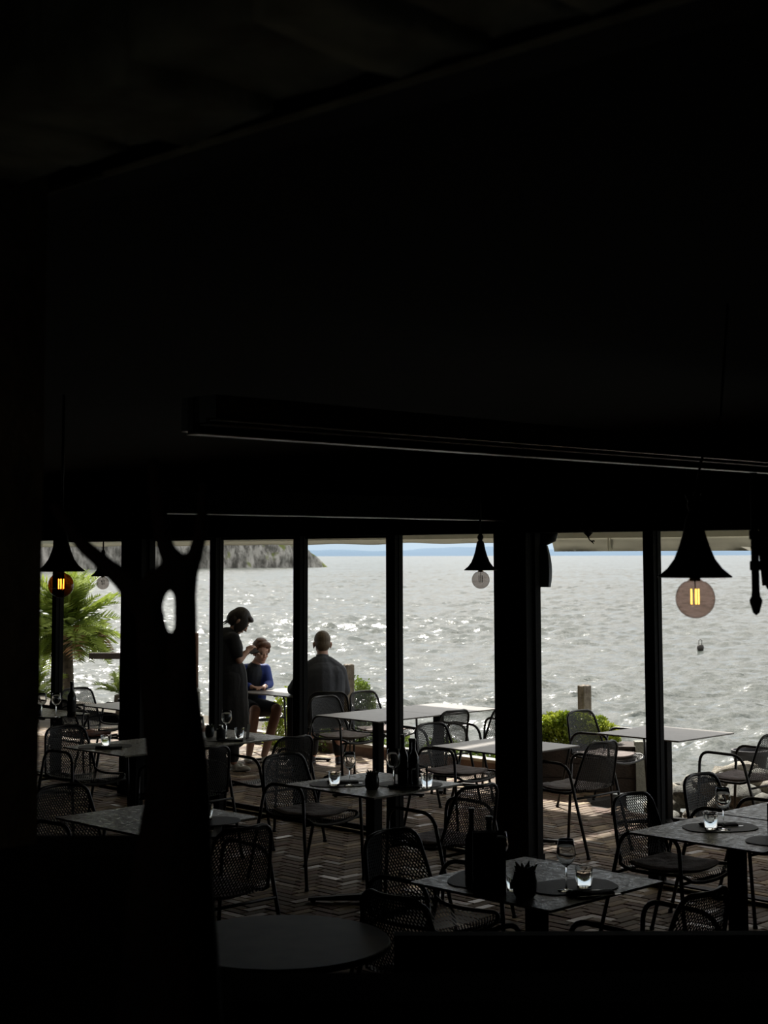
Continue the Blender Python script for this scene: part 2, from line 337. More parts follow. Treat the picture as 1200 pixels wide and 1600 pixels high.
def tag(o, label, cat, group=None, kind=None):
    o['label'] = label; o['category'] = cat
    if group: o['group'] = group
    if kind: o['kind'] = kind
    return o
def thing(name, label, cat, loc=(0, 0, 0), rz=0, group=None):
    o = bpy.data.objects.new(name, None); C.objects.link(o); o.empty_display_size = .1
    o.location = loc; o.rotation_euler = (0, 0, rz); return tag(o, label, cat, group)
def struct(o): o['kind'] = 'structure'; return o
def kids(o): return [x for x in bpy.data.objects if x.parent == o]
CH = {}
def dup(root, loc, rz, label, group=None):
    if root.name not in CH: CH[root.name] = [(c, kids(c)) for c in kids(root)]
    r = root.copy(); C.objects.link(r); r.location = loc; r.rotation_euler = (0, 0, rz); r['label'] = label
    if group: r['group'] = group
    for c, gs in CH[root.name]:
        q = c.copy(); C.objects.link(q); q.parent = r
        for g in gs:
            h = g.copy(); C.objects.link(h); h.parent = q
    return r
U = Vector((1, -1, 0)).normalized(); V = Vector((1, 1, 0)).normalized()
def fr(a, b, z=0): return U * a + V * b + Vector((0, 0, z))        # building frame: a along the window wall, b outward
RU = Matrix.Rotation(-PI / 4, 4, 'Z')                               # local x = U, local y = V
WB = 8.70                                                            # outward distance of the window wall from the camera
# ================================================================= SETTING
# floor: mortar bed + herringbone bricks
fl = MB().box(-16, 3, 1.2, WB + 1.5, -.25, -.012, RU).build('floor', M['mortar']); struct(fl)
ft = MB().box(-16, -9.95, WB + 1.5, 11.95, -.25, -.012, RU).box(-9.95, 3, WB + 1.5, 11.08, -.25, -.012, RU).box(-9.95, -8.6, 11.08, 11.75, -.25, -.012, RU).build('floor', M['mortar']); struct(ft)
BL, BW, J = .2, .075, .008
def brick_mesh(L, W):
    x0, x1, y0, y1 = J / 2, L - J / 2, J / 2, W - J / 2; i = .004
    return [(x0, y0, -.03), (x1, y0, -.03), (x1, y1, -.03), (x0, y1, -.03), (x0, y0, -.004), (x1, y0, -.004), (x1, y1, -.004), (x0, y1, -.004),
            (x0 + i, y0 + i, 0), (x1 - i, y0 + i, 0), (x1 - i, y1 - i, 0), (x0 + i, y1 - i, 0)], \
           [(0, 1, 5, 4), (1, 2, 6, 5), (2, 3, 7, 6), (3, 0, 4, 7), (4, 5, 9, 8), (5, 6, 10, 9), (6, 7, 11, 10), (7, 4, 8, 11), (8, 9, 10, 11)]
bv, bf = brick_mesh(BL, BW)
bricks = []
for i in range(15, 205):
    for j in range(-45, 45):
        ox = i * BW + j * BL; oy = i * BW - j * BL          # pattern axes p = V, q = -U
        for kind in (0, 1):
            a = (ox, oy, 0) if kind == 0 else (ox + BW, oy + BW, PI / 2)
            P = V * a[0] - U * a[1]; x, y = P.x, P.y
            if y < 5.6 or x + y > 16.8 or (x + y > 15.62 and (x - y) / math.sqrt(2) > -10.0 and not (x + y < 16.6 and (x - y) / math.sqrt(2) < -8.65)): continue
            if y > 20 or abs(x) > y * .27 + .3: continue
            bricks.append((P, a[2]))
def bmtx(P, k):
    ang = math.atan2(V.y, V.x) + k
    return Matrix.Translation(P + Vector((0, 0, random.uniform(-.003, .0015)))) @ Matrix.Rotation(ang, 4, 'Z') @ Matrix.Rotation(random.uniform(-.012, .012), 4, 'X') @ Matrix.Rotation(random.uniform(-.006, .006), 4, 'Y')
bd = bpy.data.meshes.new('brick'); bd.from_pydata(bv, [], bf); bd.materials.append(M['brick'])
def is_near(P):
    x, y = P.x, P.y; px = 600 + 2400 * x / y
    if y < 9.5: return False
    if -1.02 < x < 1.75 and y < 10.9: return 440 < px < 1010
    return False
near = [b for b in bricks if is_near(b[0])]; near.sort(key=lambda b: b[0].y); near = near[:300]
ns = set(id(b) for b in near)
rest = MB()
for b in bricks:
    if id(b) in ns:
        o = bpy.data.objects.new('brick', bd); C.objects.link(o); o.parent = fl; o.matrix_local = bmtx(*b)
    else: rest.add(bv, bf, bmtx(*b))
ro = rest.build('paving_bricks', M['brick'], fl); ro['kind'] = 'stuff'

# window wall: posts, threshold, head beam
def wall_a(px, WB=WB):                                                       # along-wall coordinate of a photo column on the wall line
    t = (px - 600) / 2400; s = WB * math.sqrt(2); y = s / (1 + t); x = y * t; return (x - y) / math.sqrt(2)
posts = [(92.5, .075), (338.5, .085), (469, .085), (615, .10), (1016, .085)]
n = 1
for px, wd in posts:
    a = wall_a(px)
    o = MB().box(a - wd / 2, a + wd / 2, WB - .04, WB + .05, 0, 2.36, RU).box(a - wd / 2 - .006, a - wd / 2, WB, WB + .02, 0, 2.36, RU).box(a + wd / 2, a + wd / 2 + .006, WB, WB + .02, 0, 2.36, RU).build('window_post', M['steel']); struct(o)
for px, wd in ((217, .32), (806, .305)):
    a = wall_a(px, WB - .08)
    o = MB().box(a - wd / 2, a + wd / 2, WB - .16, WB, 0, 2.36, RU).box(a + wd / 2, a + wd / 2 + .02, WB - .08, WB - .02, 0, 2.36, RU).box(a - wd / 2 - .01, a + wd / 2 + .01, WB - .17, WB + .01, 0, .08, RU).build('pillar', M['pillar']); struct(o)
for px in (1240,):
    a = wall_a(px); struct(MB().box(a - .05, a + .05, WB - .04, WB + .05, 0, 2.36, RU).build('window_post', M['steel']))
for a0, a1 in ((-16, wall_a(-30)), (wall_a(1300), 3)):  # unseen end bays closed solid, added to cut the light inside
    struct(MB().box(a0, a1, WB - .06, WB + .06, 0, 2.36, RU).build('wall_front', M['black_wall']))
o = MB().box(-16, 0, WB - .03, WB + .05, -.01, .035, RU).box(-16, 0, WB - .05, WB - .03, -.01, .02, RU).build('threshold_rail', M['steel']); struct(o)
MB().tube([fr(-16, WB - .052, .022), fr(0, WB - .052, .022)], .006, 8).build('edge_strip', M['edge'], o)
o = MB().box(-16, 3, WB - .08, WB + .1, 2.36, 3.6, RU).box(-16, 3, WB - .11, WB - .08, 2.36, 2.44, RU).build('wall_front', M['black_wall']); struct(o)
# fixed glass panes in the three left bays (frames are the posts)
wi = 1
for p0, p1 in ((347, 460), (478, 605), (241, 330), (101, 190)):
    a0, a1 = wall_a(p0), wall_a(p1)
    fo = MB().box(a0, a1, WB - .012, WB + .012, .035, .06, RU).box(a0, a1, WB - .012, WB + .012, 2.34, 2.36, RU).build('window_%d' % wi, M['steel']); struct(fo)
    MB().add([(a0, WB, .06), (a1, WB, .06), (a1, WB, 2.34), (a0, WB, 2.34)], [(0, 1, 2, 3)], RU).build('pane', M['pane'], fo); wi += 1
# ceiling, side and back walls of the dark room
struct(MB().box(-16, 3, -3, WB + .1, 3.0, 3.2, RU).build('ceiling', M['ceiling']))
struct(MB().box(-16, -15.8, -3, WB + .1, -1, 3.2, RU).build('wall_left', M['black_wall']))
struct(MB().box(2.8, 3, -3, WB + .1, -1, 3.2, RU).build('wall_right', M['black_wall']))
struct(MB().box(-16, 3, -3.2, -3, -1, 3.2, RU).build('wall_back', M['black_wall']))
# stone wall the camera looks through: lintel and left jamb
sw = MB()
def rough_block(mb, x0, x1, y0, y1, z0, z1, seed, amp=.012):
    random.seed(seed); vs = []
    k = 3
    bm = bmesh.new(); bmesh.ops.create_cube(bm, size=1)
    bmesh.ops.subdivide_edges(bm, edges=bm.edges[:], cuts=k, use_grid_fill=True)
    for v in bm.verts:
        p = Vector((x0 + (v.co.x + .5) * (x1 - x0), y0 + (v.co.y + .5) * (y1 - y0), z0 + (v.co.z + .5) * (z1 - z0)))
        p += noise.noise_vector(p * 9 + Vector((seed, 0, 0))) * amp; v.co = p
    vs = [tuple(v.co) for v in bm.verts]; fs = [tuple(v.index for v in f.verts) for f in bm.faces]; bm.free()
    mb.add(vs, fs, RU)
lintel = MB().box(-3.2, .2, 1.06, 1.3, 3.02, 3.3, RU).build('wall_lintel', M['stone']); struct(lintel)
a = -2.6; i = 0
while a < -.6:
    wd = random.Random(i).uniform(.10, .26); mb = MB(); rough_block(mb, a, a + wd - .008, 1.08, 1.32, 2.788 + random.Random(i + 50).uniform(0, .02), 3.03, 100 + i)
    mb.build('stone', M['stone_pale'], lintel, True); a += wd; i += 1
random.seed(5)
jamb = MB().box(-3.2, -2.20, 1.05, 1.4, -.5, 3.3, RU).build('wall_jamb', M['stone'])
jamb.location = (0, 0, 0); struct(jamb)
# foreground lintel beam, awning rails, tie beam
bm_ = struct(MB().box(-4.5, .5, 1.60, 1.72, 2.902, 3.0, RU).build('beam', M['beam']))
MB().box(-4.5, .5, 1.594, 1.606, 2.895, 2.903, RU).build('edge_strip', M['stone_pale'], bm_)
def vline(x_at, y_at): return (U.dot(Vector((x_at, y_at, 0))))
aa = vline(-.18, 5.45)
ra = MB().box(aa - .03, aa + .03, 3.1, WB - .1, 2.60, 2.72, RU).build('ceiling_beam', M['beam']); struct(ra)
for da, zz in ((-.035, 2.596), (.035, 2.622), (.085, 2.634)): MB().box(aa + da, aa + da + .055, 3.1, WB - .1, zz, zz + .005, RU).box(aa + da - .03, aa + da + .03, 3.1, WB - .1, zz + .012, 2.72, RU).build('edge_strip', M['edge'], ra)
ab = vline(0, 10.4)
rb_ = struct(MB().box(ab - .05, ab + .05, 5.5, WB - .1, 2.455, 2.6, RU).build('ceiling_beam', M['beam']))
MB().box(ab - .05, ab + .03, 5.5, WB - .1, 2.449, 2.455, RU).build('edge_strip', M['edge'], rb_)
# black low parapet and bench back in front of the camera
bb = thing('bench', 'black bench back running across the bottom right', 'bench', (1.45, 5.45, 0))
MB().box(-1.42, 1.6, -.03, .03, .10, .895).build('backrest', M['beam'], bb)
MB().box(-1.42, 1.6, -.50, -.03, .36, .44).build('seat', M['beam'], bb)
for x_ in (-1.3, 0, 1.4): MB().box(x_ - .03, x_ + .03, -.46, .0, 0, .36).build('leg', M['beam'], bb)
struct(MB().box(-2.5, -.338, 2.45, 2.62, 1.51, 1.735).box(-2.5, 2.2, 2.45, 2.62, -.2, 1.51).build('wall_parapet', M['black_wall']))

# ================================================================= OUTSIDE
kb = MB().box(-16, -9.95, 11.95, 12.07, -.3, .10, RU).build('kerb', M['kerb']); struct(kb)
MB().box(-16, -9.95, 11.945, 12.085, .10, .13, RU).build('cap', M['kerb_top'], kb)
struct(MB().box(-30, -9.9, 12.07, 12.9, -1.6, -.02, RU).box(-9.95, 4, 11.1, 11.9, -1.6, -.2, RU).build('shore_ground', M['earth']))
struct(MB().box(-40, -14.6, 11.0, 13.6, -1.6, -.02, RU).build('terrace_ground', M['earth']))
# water: one wave mesh fanning out to the horizon, real wave heights
import numpy as np
rg = np.random.default_rng(5)
rows = [10.5]
while rows[-1] < 15500: rows.append(rows[-1] * 1.0042 + .012)
rows = np.array(rows); cols = np.concatenate([np.linspace(-.60, -.30, 20, endpoint=False), np.linspace(-.30, .30, 310), np.linspace(.32, .60, 18)])
YY = np.repeat(rows[:, None], len(cols), 1); XX = YY * cols[None, :]
ZZ = np.zeros_like(YY); lam = np.exp(rg.uniform(math.log(.22), math.log(2.8), 64)); th = rg.normal(math.radians(-75), .75, 64); ph = rg.uniform(0, 6.283, 64)
grp = 1 + .35 * np.sin(XX * .11 + YY * .07 + 1.3 * np.sin(YY * .045)) * np.sin(YY * .13 - XX * .05 + 2)
for L_, t_, p_ in zip(lam, th, ph):
    k_ = 2 * PI / L_; am = .0074 * L_ ** .82
    w_ = np.sin(k_ * (XX * math.cos(t_) + YY * math.sin(t_)) + p_ + .6 * np.sin(XX * .4 / L_ + p_ * 3))
    ZZ += am * (w_ - .35 * np.cos(2 * (k_ * (XX * math.cos(t_) + YY * math.sin(t_)) + p_)))
ZZ *= grp
co = np.stack([XX, YY, ZZ - 1.0], -1).reshape(-1, 3); nr, nc = YY.shape
idx = (np.arange(nr - 1)[:, None] * nc + np.arange(nc - 1)[None, :]).reshape(-1)
fa = np.stack([idx, idx + 1, idx + nc + 1, idx + nc], -1)
me = bpy.data.meshes.new('lake_water'); me.vertices.add(len(co)); me.vertices.foreach_set('co', co.astype('f4').ravel())
me.loops.add(fa.size); me.loops.foreach_set('vertex_index', fa.astype('i4').ravel()); me.polygons.add(len(fa)); me.polygons.foreach_set('loop_start', np.arange(0, fa.size, 4, dtype='i4'))
me.polygons.foreach_set('use_smooth', np.ones(len(fa), bool)); me.update(calc_edges=True); me.materials.append(M['water'])
wt = bpy.data.objects.new('lake_water', me); C.objects.link(wt); struct(wt)
mb = MB(); B = 16000
mb.add([(-B, -200, -1.6), (B, -200, -1.6), (B, B, -1.6), (-B, B, -1.6)], [(0, 1, 2, 3)])
struct(mb.build('lake_bed', M['water']))
# headland
mb = MB(); nu, nv = 260, 26
A0, A1 = Vector((-105, 352, 0)), Vector((-15.4, 428, 0))
hn = Vector((A1.y - A0.y, -(A1.x - A0.x), 0)).normalized() * -1
if hn.y < 0: hn = -hn
def ht(px):
    pts = [(-200, 30), (100, 24), (300, 17), (400, 12.5), (440, 10.0), (465, 7.6), (480, 6.0), (497, 3.7), (506, 2.0), (513, .7), (516, 0.0)]
    for (a, b), (c, d) in zip(pts, pts[1:]):
        if a <= px <= c: return b + (d - b) * (px - a) / (c - a)
    return 0
for i in range(nu + 1):
    P = A0.lerp(A1, i / nu); px = 600 + 2400 * P.x / P.y; H = ht(px)
    for j in range(nv + 1):
        t = j / nv
        z = -1.3 + (H + .3) * min(1, (t / .62)) ** .8 * (1 + .25 * max(0, t - .62))
        back = (2.2 * t if t < .62 else 2.2 * .62 + (t - .62) * 60)
        q = P + hn * (back + H * .06)
        d = noise.fractal(Vector((q.x * .22, q.y * .22, z * .12)), .9, 2.1, 5) * min(2.2, H * .25)
        cr = abs(noise.noise(Vector((q.x * .5, 0, z * .08)))) * min(1.2, H * .12)
        q = q - hn * (d - cr)
        mb.v.append((q.x, q.y, z + noise.noise(Vector((q.x * .4, q.y * .2, 3))) * min(1.0, H * .08) * (t > .5)))
for i in range(nu):
    for j in range(nv):
        q = i * (nv + 1) + j; mb.f.append((q, q + nv + 1, q + nv + 2, q + 1))
hd = mb.build('headland', M['cliff'], None, True); struct(hd)
# distant mountains
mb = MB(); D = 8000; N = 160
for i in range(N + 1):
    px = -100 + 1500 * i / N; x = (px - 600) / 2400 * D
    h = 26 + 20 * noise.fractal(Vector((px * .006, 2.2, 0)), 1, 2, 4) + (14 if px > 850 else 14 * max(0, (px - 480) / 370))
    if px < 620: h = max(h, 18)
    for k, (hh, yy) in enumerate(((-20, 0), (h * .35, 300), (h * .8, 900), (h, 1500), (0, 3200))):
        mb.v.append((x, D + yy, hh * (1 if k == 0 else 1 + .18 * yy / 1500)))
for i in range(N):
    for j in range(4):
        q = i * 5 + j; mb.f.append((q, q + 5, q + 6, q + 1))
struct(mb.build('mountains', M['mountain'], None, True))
# awnings over the terrace
def awning(a0, a1, zbar, drop, label, seed, b1=11.75):
    t = thing('awning', label, 'awning', (0, 0, 0))
    mb = MB(); na, nb = 40, 8; z0 = 2.95
    for i in range(na + 1):
        a = a0 + (a1 - a0) * i / na
        for j in range(nb + 1):
            b = WB + .1 + (b1 - WB - .1) * j / nb
            z = z0 + (zbar + .1 - z0) * j / nb - .05 * math.sin(PI * j / nb) * abs(math.sin(a * 2.2))
            mb.v.append(tuple(fr(a, b, z)))
    for i in range(na):
        for j in range(nb):
            q = i * (nb + 1) + j; mb.f.append((q, q + nb + 1, q + nb + 2, q + 1))
    cl = mb.build('cloth', M['awning'], t, True)
    cl.modifiers.new('s', 'SOLIDIFY').thickness = .003
    MB().box(a0, a1, b1 - .02, b1 + .05, zbar, zbar + .11, RU).build('front_bar', M['awning_bar'], t)
    mb = MB(); n_ = 120
    for i in range(n_ + 1):
        a = a0 + (a1 - a0) * i / n_; w_ = noise.noise(Vector((a * 3.0, seed, 0)))
        for k in range(5):
            q = k / 4; zz = zbar + .02 - drop * q + (.018 * noise.noise(Vector((a * 1.7, seed + 4, 0))) * q if drop < .12 else 0)
            mb.v.append(tuple(fr(a, b1 + .06 + (.045 + .03 * w_ + (.05 * noise.noise(Vector((a * 5.5, q * 2.2, seed + 9))) if drop > .12 else 0)) * q, zz)))
    for i in range(n_):
        for k in range(4):
            q = i * 5 + k; mb.f.append((q, q + 1, q + 6, q + 5))
    va = mb.build('valance', M['awning'], t, True); va.modifiers.new('s', 'SOLIDIFY').thickness = .002
    if drop > .12:
        for i in range(7):
            a = a0 + .7 + (a1 - a0 - 1.0) * i / 6
            MB().box(a - .004, a + .004, b1 + .04, b1 + .1, zbar - drop + .02, zbar + .02, RU).build('seam', M['awning_bar'], t)
    return t
awning(-20, -9.60, 2.37, .065, 'cream awning with scalloped edge over the left of the terrace', 1)
awning(-9.50, 1.5, 2.36, .145, 'lower crinkled beige awning valance right of the thick pillar', 7)

# ================================================================= TABLES
def round_rect(hw, hd, r, n=5):
    pts = []
    for cx, cy, a0 in ((hw - r, hd - r, 0), (-hw + r, hd - r, 90), (-hw + r, -hd + r, 180), (hw - r, -hd + r, 270)):
        for k in range(n + 1):
            q = math.radians(a0 + 90 * k / n); pts.append((cx + r * math.cos(q), cy + r * math.sin(q)))
    return pts
def slab(mb, pts, z0, z1, bev=.002):
    n = len(pts); o = []
    cx = sum(p[0] for p in pts) / n; cy = sum(p[1] for p in pts) / n
    def ring(z, s): return [(cx + (x - cx) * s, cy + (y - cy) * s, z) for x, y in pts]
    s_ = 1 - bev / max(abs(p[0] - cx) for p in pts)
    vs = ring(z0, s_) + ring(z0 + bev, 1) + ring(z1 - bev, 1) + ring(z1, s_); fs = [tuple(range(n))[::-1], tuple(range(3 * n, 4 * n))]
    for k in range(3):
        for i in range(n): j = (i + 1) % n; fs.append((k * n + i, k * n + j, (k + 1) * n + j, (k + 1) * n + i))
    mb.add(vs, fs); return mb
def make_table(name, label, top_m, loc, group, size=.815):
    t = thing(name, label, 'table', loc, -PI / 4, group)
    slab(MB(), round_rect(size / 2, size / 2, .012), .728, .74).build('tabletop', top_m, t)
    MB().box(-.17, .17, -.17, .17, .718, .728).box(-.25, .25, -.015, .015, .70, .718).box(-.015, .015, -.25, .25, .70, .718).build('support_plate', M['steel'], t)
    slab(MB(), round_rect(.039, .039, .006, 3), .02, .72).build('pedestal', M['steel'], t)
    for k in range(4):
        q = PI / 4 + k * PI / 2; mtx = Matrix.Rotation(q, 4, 'Z')
        mb = MB().add([(.03, -.028, .012), (.42, -.024, .012), (.42, .024, .012), (.03, .028, .012), (.03, -.028, .055), (.42, -.024, .028), (.42, .024, .028), (.03, .028, .055)],
                      [(3, 2, 1, 0), (4, 5, 6, 7), (0, 1, 5, 4), (1, 2, 6, 5), (2, 3, 7, 6), (3, 0, 4, 7)], mtx)
        lg = mb.build('foot', M['steel'], t)
        MB().lathe([(.001, .0), (.018, .0), (.018, .012), (.001, .012)], 10, tuple(mtx @ Vector((.39, 0, 0)))).build('glide', M['steel'], lg)
    return t
G_T = 'square pedestal tables of the terrace'
tabs = [((.68, 7.05), 'nearest square grey table, set with a tall black caddy and flower pot', 0),
        ((1.86, 8.28), 'square grey table at the right edge set with two placemats', 0),
        ((2.45, 8.87), 'table pushed against the far side of the right edge table', 0),
        ((-.07, 10.02), 'square grey table in the middle with bottles, pot and a big wine glass', 0),
        ((.93, 11.98), 'bare pale square table half hidden behind the thick pillar', 1),
        ((2.31, 12.82), 'bare pale square table beside the hedge planter at the water', 1),
        ((-.06, 14.29), 'bare square table left of centre by the water, its near half of a pair', 1),
        ((.515, 14.865), 'farther table of the bare pair by the water', 1),
        ((-1.33, 12.57), 'square table set with tumbler and jar in front of the waitress', 0),
        ((-1.91, 11.99), 'table left of the gnarled trunk, joined to the waitress-side table', 0),
        ((-1.28, 8.78), 'dark table corner showing right of the gnarled trunk foot', 0),
        ((-3.31, 14.47), 'far left table with bottle and wine glasses by the palms', 0),
        ((-2.42, 15.30), 'empty pale table between the palms and the square pillar', 1),
        ((-1.00, 16.75), 'pale table where the boy and the man sit', 1)]
for (x, y), lb, k in tabs: make_table('dining_table', lb, M['table_out'] if k else M['table'], (x, y, 0), G_T, .81)
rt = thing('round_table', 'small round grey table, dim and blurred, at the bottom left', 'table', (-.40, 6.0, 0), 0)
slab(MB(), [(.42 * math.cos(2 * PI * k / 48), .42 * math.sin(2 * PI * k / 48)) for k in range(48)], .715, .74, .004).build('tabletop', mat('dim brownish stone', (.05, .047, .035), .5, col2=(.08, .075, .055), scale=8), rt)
MB().lathe([(.001, 0), (.22, 0), (.22, .012), (.03, .03), (.03, .70), (.15, .715), (.001, .715)], 20).build('pedestal', M['steel'], rt, True, 30)

# ================================================================= CHAIRS
prof = [(.255, .405), (.245, .428), (.215, .443), (.12, .437), (.0, .428), (-.12, .430), (-.18, .445), (-.215, .48), (-.235, .54), (-.262, .64), (-.288, .73), (-.312, .815)]
cum = [0]
for p, q in zip(prof, prof[1:]): cum.append(cum[-1] + math.hypot(q[0] - p[0], q[1] - p[1]))
LT = cum[-1]
def shell(s, t):                                     # s: metres along profile, t: -1..1
    s = max(0, min(LT, s)); i = 0
    while i < len(cum) - 2 and s > cum[i + 1]: i += 1
    k = (s - cum[i]) / (cum[i + 1] - cum[i]); y = prof[i][0] + k * (prof[i + 1][0] - prof[i][0]); z = prof[i][1] + k * (prof[i + 1][1] - prof[i][1])
    sb = cum[7]
    w_ = .235 if s < sb else .235 - .055 * ((s - sb) / (LT - sb)) ** 1.2
    de = LT - s; R = .07
    if de < R: w_ -= R * (1 - math.sqrt(max(0, 1 - (1 - de / R) ** 2)))
    if s < .07: w_ -= .07 * (1 - math.sqrt(max(0, 1 - (1 - s / .07) ** 2)))
    curve = .03 * t * t
    if s < sb: z += curve * .5
    else: y += curve
    return Vector((w_ * t, y, z))
def lattice(s0, s1, p=.0145, q=.0105, wd=.0034):
    mb = MB(); W2 = .235
    rows = int((s1 - s0) / p); cols = int(2 * W2 / q)
    def pt(i, j): return shell(s0 + (s1 - s0) * i / rows, max(-1, min(1, -1 + 2 * j / cols)))
    for i in range(rows):
        for j in range(cols + 1):
            if (i + j) % 2: continue
            for dj in (-1, 1):
                if not 0 <= j + dj <= cols: continue
                a, b = pt(i, j), pt(i + 1, j + dj); d = (b - a)
                if d.length < 1e-5: continue
                nrm = Vector((0, 1, .0)) if (s0 > cum[6]) else Vector((0, 0, 1))
                sd_ = d.cross(nrm)
                if sd_.length < 1e-6: continue
                sd_ = sd_.normalized() * wd
                mb.add([a - sd_, b - sd_, b + sd_, a + sd_], [(0, 1, 2, 3)])
    return mb
seat_me = lattice(0, cum[7]).data('mesh_seat', M['mesh']); back_me = lattice(cum[7], LT).data('mesh_back', M['mesh'])
rim = [shell(s_, 1) for s_ in [LT * k / 26 for k in range(27)] + [LT - .03, LT - .012]]
rim = []
ss = [0, .008, .025, .05] + [.07 + (LT - .14) * k / 16 for k in range(17)] + [LT - .05, LT - .025, LT - .008, LT]
rim = [shell(s_, 1) for s_ in ss] + [shell(LT, t) for t in (.5, 0, -.5)] + [shell(s_, -1) for s_ in reversed(ss)] + [shell(0, t) for t in (-.5, 0, .5)]
def arc(a, b, c, n=5):                               # smooth corner through quadratic bezier
    a, b, c = Vector(a), Vector(b), Vector(c)
    return [a * (1 - t) ** 2 + b * 2 * t * (1 - t) + c * t * t for t in [k / n for k in range(n + 1)]]
def chair_parts(t):
    for nm, me in (('mesh_seat', seat_me), ('mesh_back', back_me)):
        o = bpy.data.objects.new(nm, me); C.objects.link(o); o.parent = t
    MB().tube(rim, .0105, 8, closed=True).build('rim', M['chair'], t, True)
    for sx in (1, -1):
        X = .262 * sx
        top = arc((X, .225, .585), (X, .215, .665), (X, .135, .665)) + arc((X, -.06, .662), (X, -.145, .660), (X, -.175, .585))
        MB().tube(top, .0115, 8).build('armrest', M['chair'], t, True)
        MB().tube([(X, .225, .587), (X, .236, .40), (X * 1.0, .262, .008)], .0115, 8).build('leg', M['chair'], t, True)
        MB().tube([(X, -.174, .587), (X, -.225, .40), (X * 1.0, -.335, .008)], .0115, 8).build('leg', M['chair'], t, True)
    MB().tube([(-.262, .232, .418), (.262, .232, .418)], .009, 8).tube([(-.262, -.222, .418), (.262, -.222, .418)], .009, 8).build('seat_support', M['chair'], t, True)
    for sx in (1, -1):
        for yy in (.262, -.335): MB().lathe([(.001, 0), (.015, 0), (.015, .02), (.001, .02)], 8, (.262 * sx, yy, 0)).build('foot_cap', M['chair'], t, True)
def cushion_mb(seed):
    mb = MB(); N = 22; vs = []
    for side in (1, -1):
        for i in range(N + 1):
            for j in range(N + 1):
                u, v = -1 + 2 * i / N, -1 + 2 * j / N
                x = u * math.sqrt(1 - v * v * .28) * .215; y = v * math.sqrt(1 - u * u * .28) * .215
                e = max(0, 1 - max(abs(u), abs(v)) ** 5)
                th = .004 + .018 * e ** .5 + .004 * math.sin(u * 10) * math.sin(v * 10) * e + .006 * noise.noise(Vector((u * 3, v * 3, seed))) * e
                zs = .445 - .012 * (1 - v * v) + .012 * u * u
                mb.v.append((x, y + .01, zs + .017 + (th if side > 0 else -th * .7)))
    o2 = (N + 1) * (N + 1)
    for i in range(N):
        for j in range(N):
            q = i * (N + 1) + j; mb.f.append((q, q + N + 1, q + N + 2, q + 1)); mb.f.append((o2 + q, o2 + q + 1, o2 + q + N + 2, o2 + q + N + 1))
    ring = [i * (N + 1) for i in range(N + 1)] + [N * (N + 1) + j for j in range(1, N + 1)] + [i * (N + 1) + N for i in range(N - 1, -1, -1)] + [j for j in range(N - 1, 0, -1)]
    for a, b in zip(ring, ring[1:] + ring[:1]): mb.f.append((a, b, b + o2, a + o2))
    return mb
cush = [cushion_mb(3).data('seat_cushion', M['cushion'], True), cushion_mb(9).data('seat_cushion', M['cushion_grey'], True), cushion_mb(5).data('seat_cushion', M['cushion_orange'], True)]
chair0 = None
FU, FMU, FV = -3 * PI / 4, PI / 4, -PI / 4             # chairs facing +U, -U, +V  (local front = +Y)
def place_chair(bx, by, rz, label, cushion=None, g='mesh armchairs of the terrace'):
    """bx, by: floor point under the top of the backrest"""
    global chair0
    f = Vector((-math.sin(rz), math.cos(rz), 0)); c = Vector((bx, by, 0)) + f * .29
    if chair0 is None:
        chair0 = thing('mesh_armchair', label, 'chair', c, rz, g); chair_parts(chair0)
    else: dup(chair0, c, rz, label)
    if cushion is not None:
        o = bpy.data.objects.new('seat_cushion', cush[cushion[0]]); C.objects.link(o); o.location = c; o.rotation_euler = (0, 0, rz)
        tag(o, cushion[1], 'cushion', 'cushions on the mesh chairs')
P_ = lambda q: q
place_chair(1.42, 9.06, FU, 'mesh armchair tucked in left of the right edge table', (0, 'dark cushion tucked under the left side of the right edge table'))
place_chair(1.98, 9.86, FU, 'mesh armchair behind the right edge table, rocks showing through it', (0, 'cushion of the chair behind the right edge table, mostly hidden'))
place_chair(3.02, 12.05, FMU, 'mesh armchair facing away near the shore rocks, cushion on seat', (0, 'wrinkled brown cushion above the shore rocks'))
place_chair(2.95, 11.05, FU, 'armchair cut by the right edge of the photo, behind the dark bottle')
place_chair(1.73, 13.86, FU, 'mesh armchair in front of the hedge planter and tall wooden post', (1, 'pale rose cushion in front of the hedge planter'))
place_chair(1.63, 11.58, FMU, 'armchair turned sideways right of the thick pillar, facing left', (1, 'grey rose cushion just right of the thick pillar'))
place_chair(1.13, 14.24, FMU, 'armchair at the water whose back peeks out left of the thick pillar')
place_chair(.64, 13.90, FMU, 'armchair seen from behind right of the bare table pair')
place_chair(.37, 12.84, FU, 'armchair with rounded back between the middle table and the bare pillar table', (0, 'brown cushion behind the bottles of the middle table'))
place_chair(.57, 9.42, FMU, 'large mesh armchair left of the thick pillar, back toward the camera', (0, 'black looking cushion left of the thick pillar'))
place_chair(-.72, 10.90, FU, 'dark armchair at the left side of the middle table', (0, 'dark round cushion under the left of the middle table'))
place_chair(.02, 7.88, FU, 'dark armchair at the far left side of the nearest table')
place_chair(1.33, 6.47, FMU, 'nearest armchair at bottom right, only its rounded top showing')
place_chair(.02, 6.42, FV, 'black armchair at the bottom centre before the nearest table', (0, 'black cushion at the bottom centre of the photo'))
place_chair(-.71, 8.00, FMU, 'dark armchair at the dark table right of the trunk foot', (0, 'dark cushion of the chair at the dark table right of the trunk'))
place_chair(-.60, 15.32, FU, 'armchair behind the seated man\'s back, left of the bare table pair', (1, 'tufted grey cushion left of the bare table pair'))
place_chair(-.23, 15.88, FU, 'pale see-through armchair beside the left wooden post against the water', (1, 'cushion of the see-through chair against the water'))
place_chair(-.68, 11.94, FMU, 'armchair whose arm loop stands in front of the boy\'s feet')
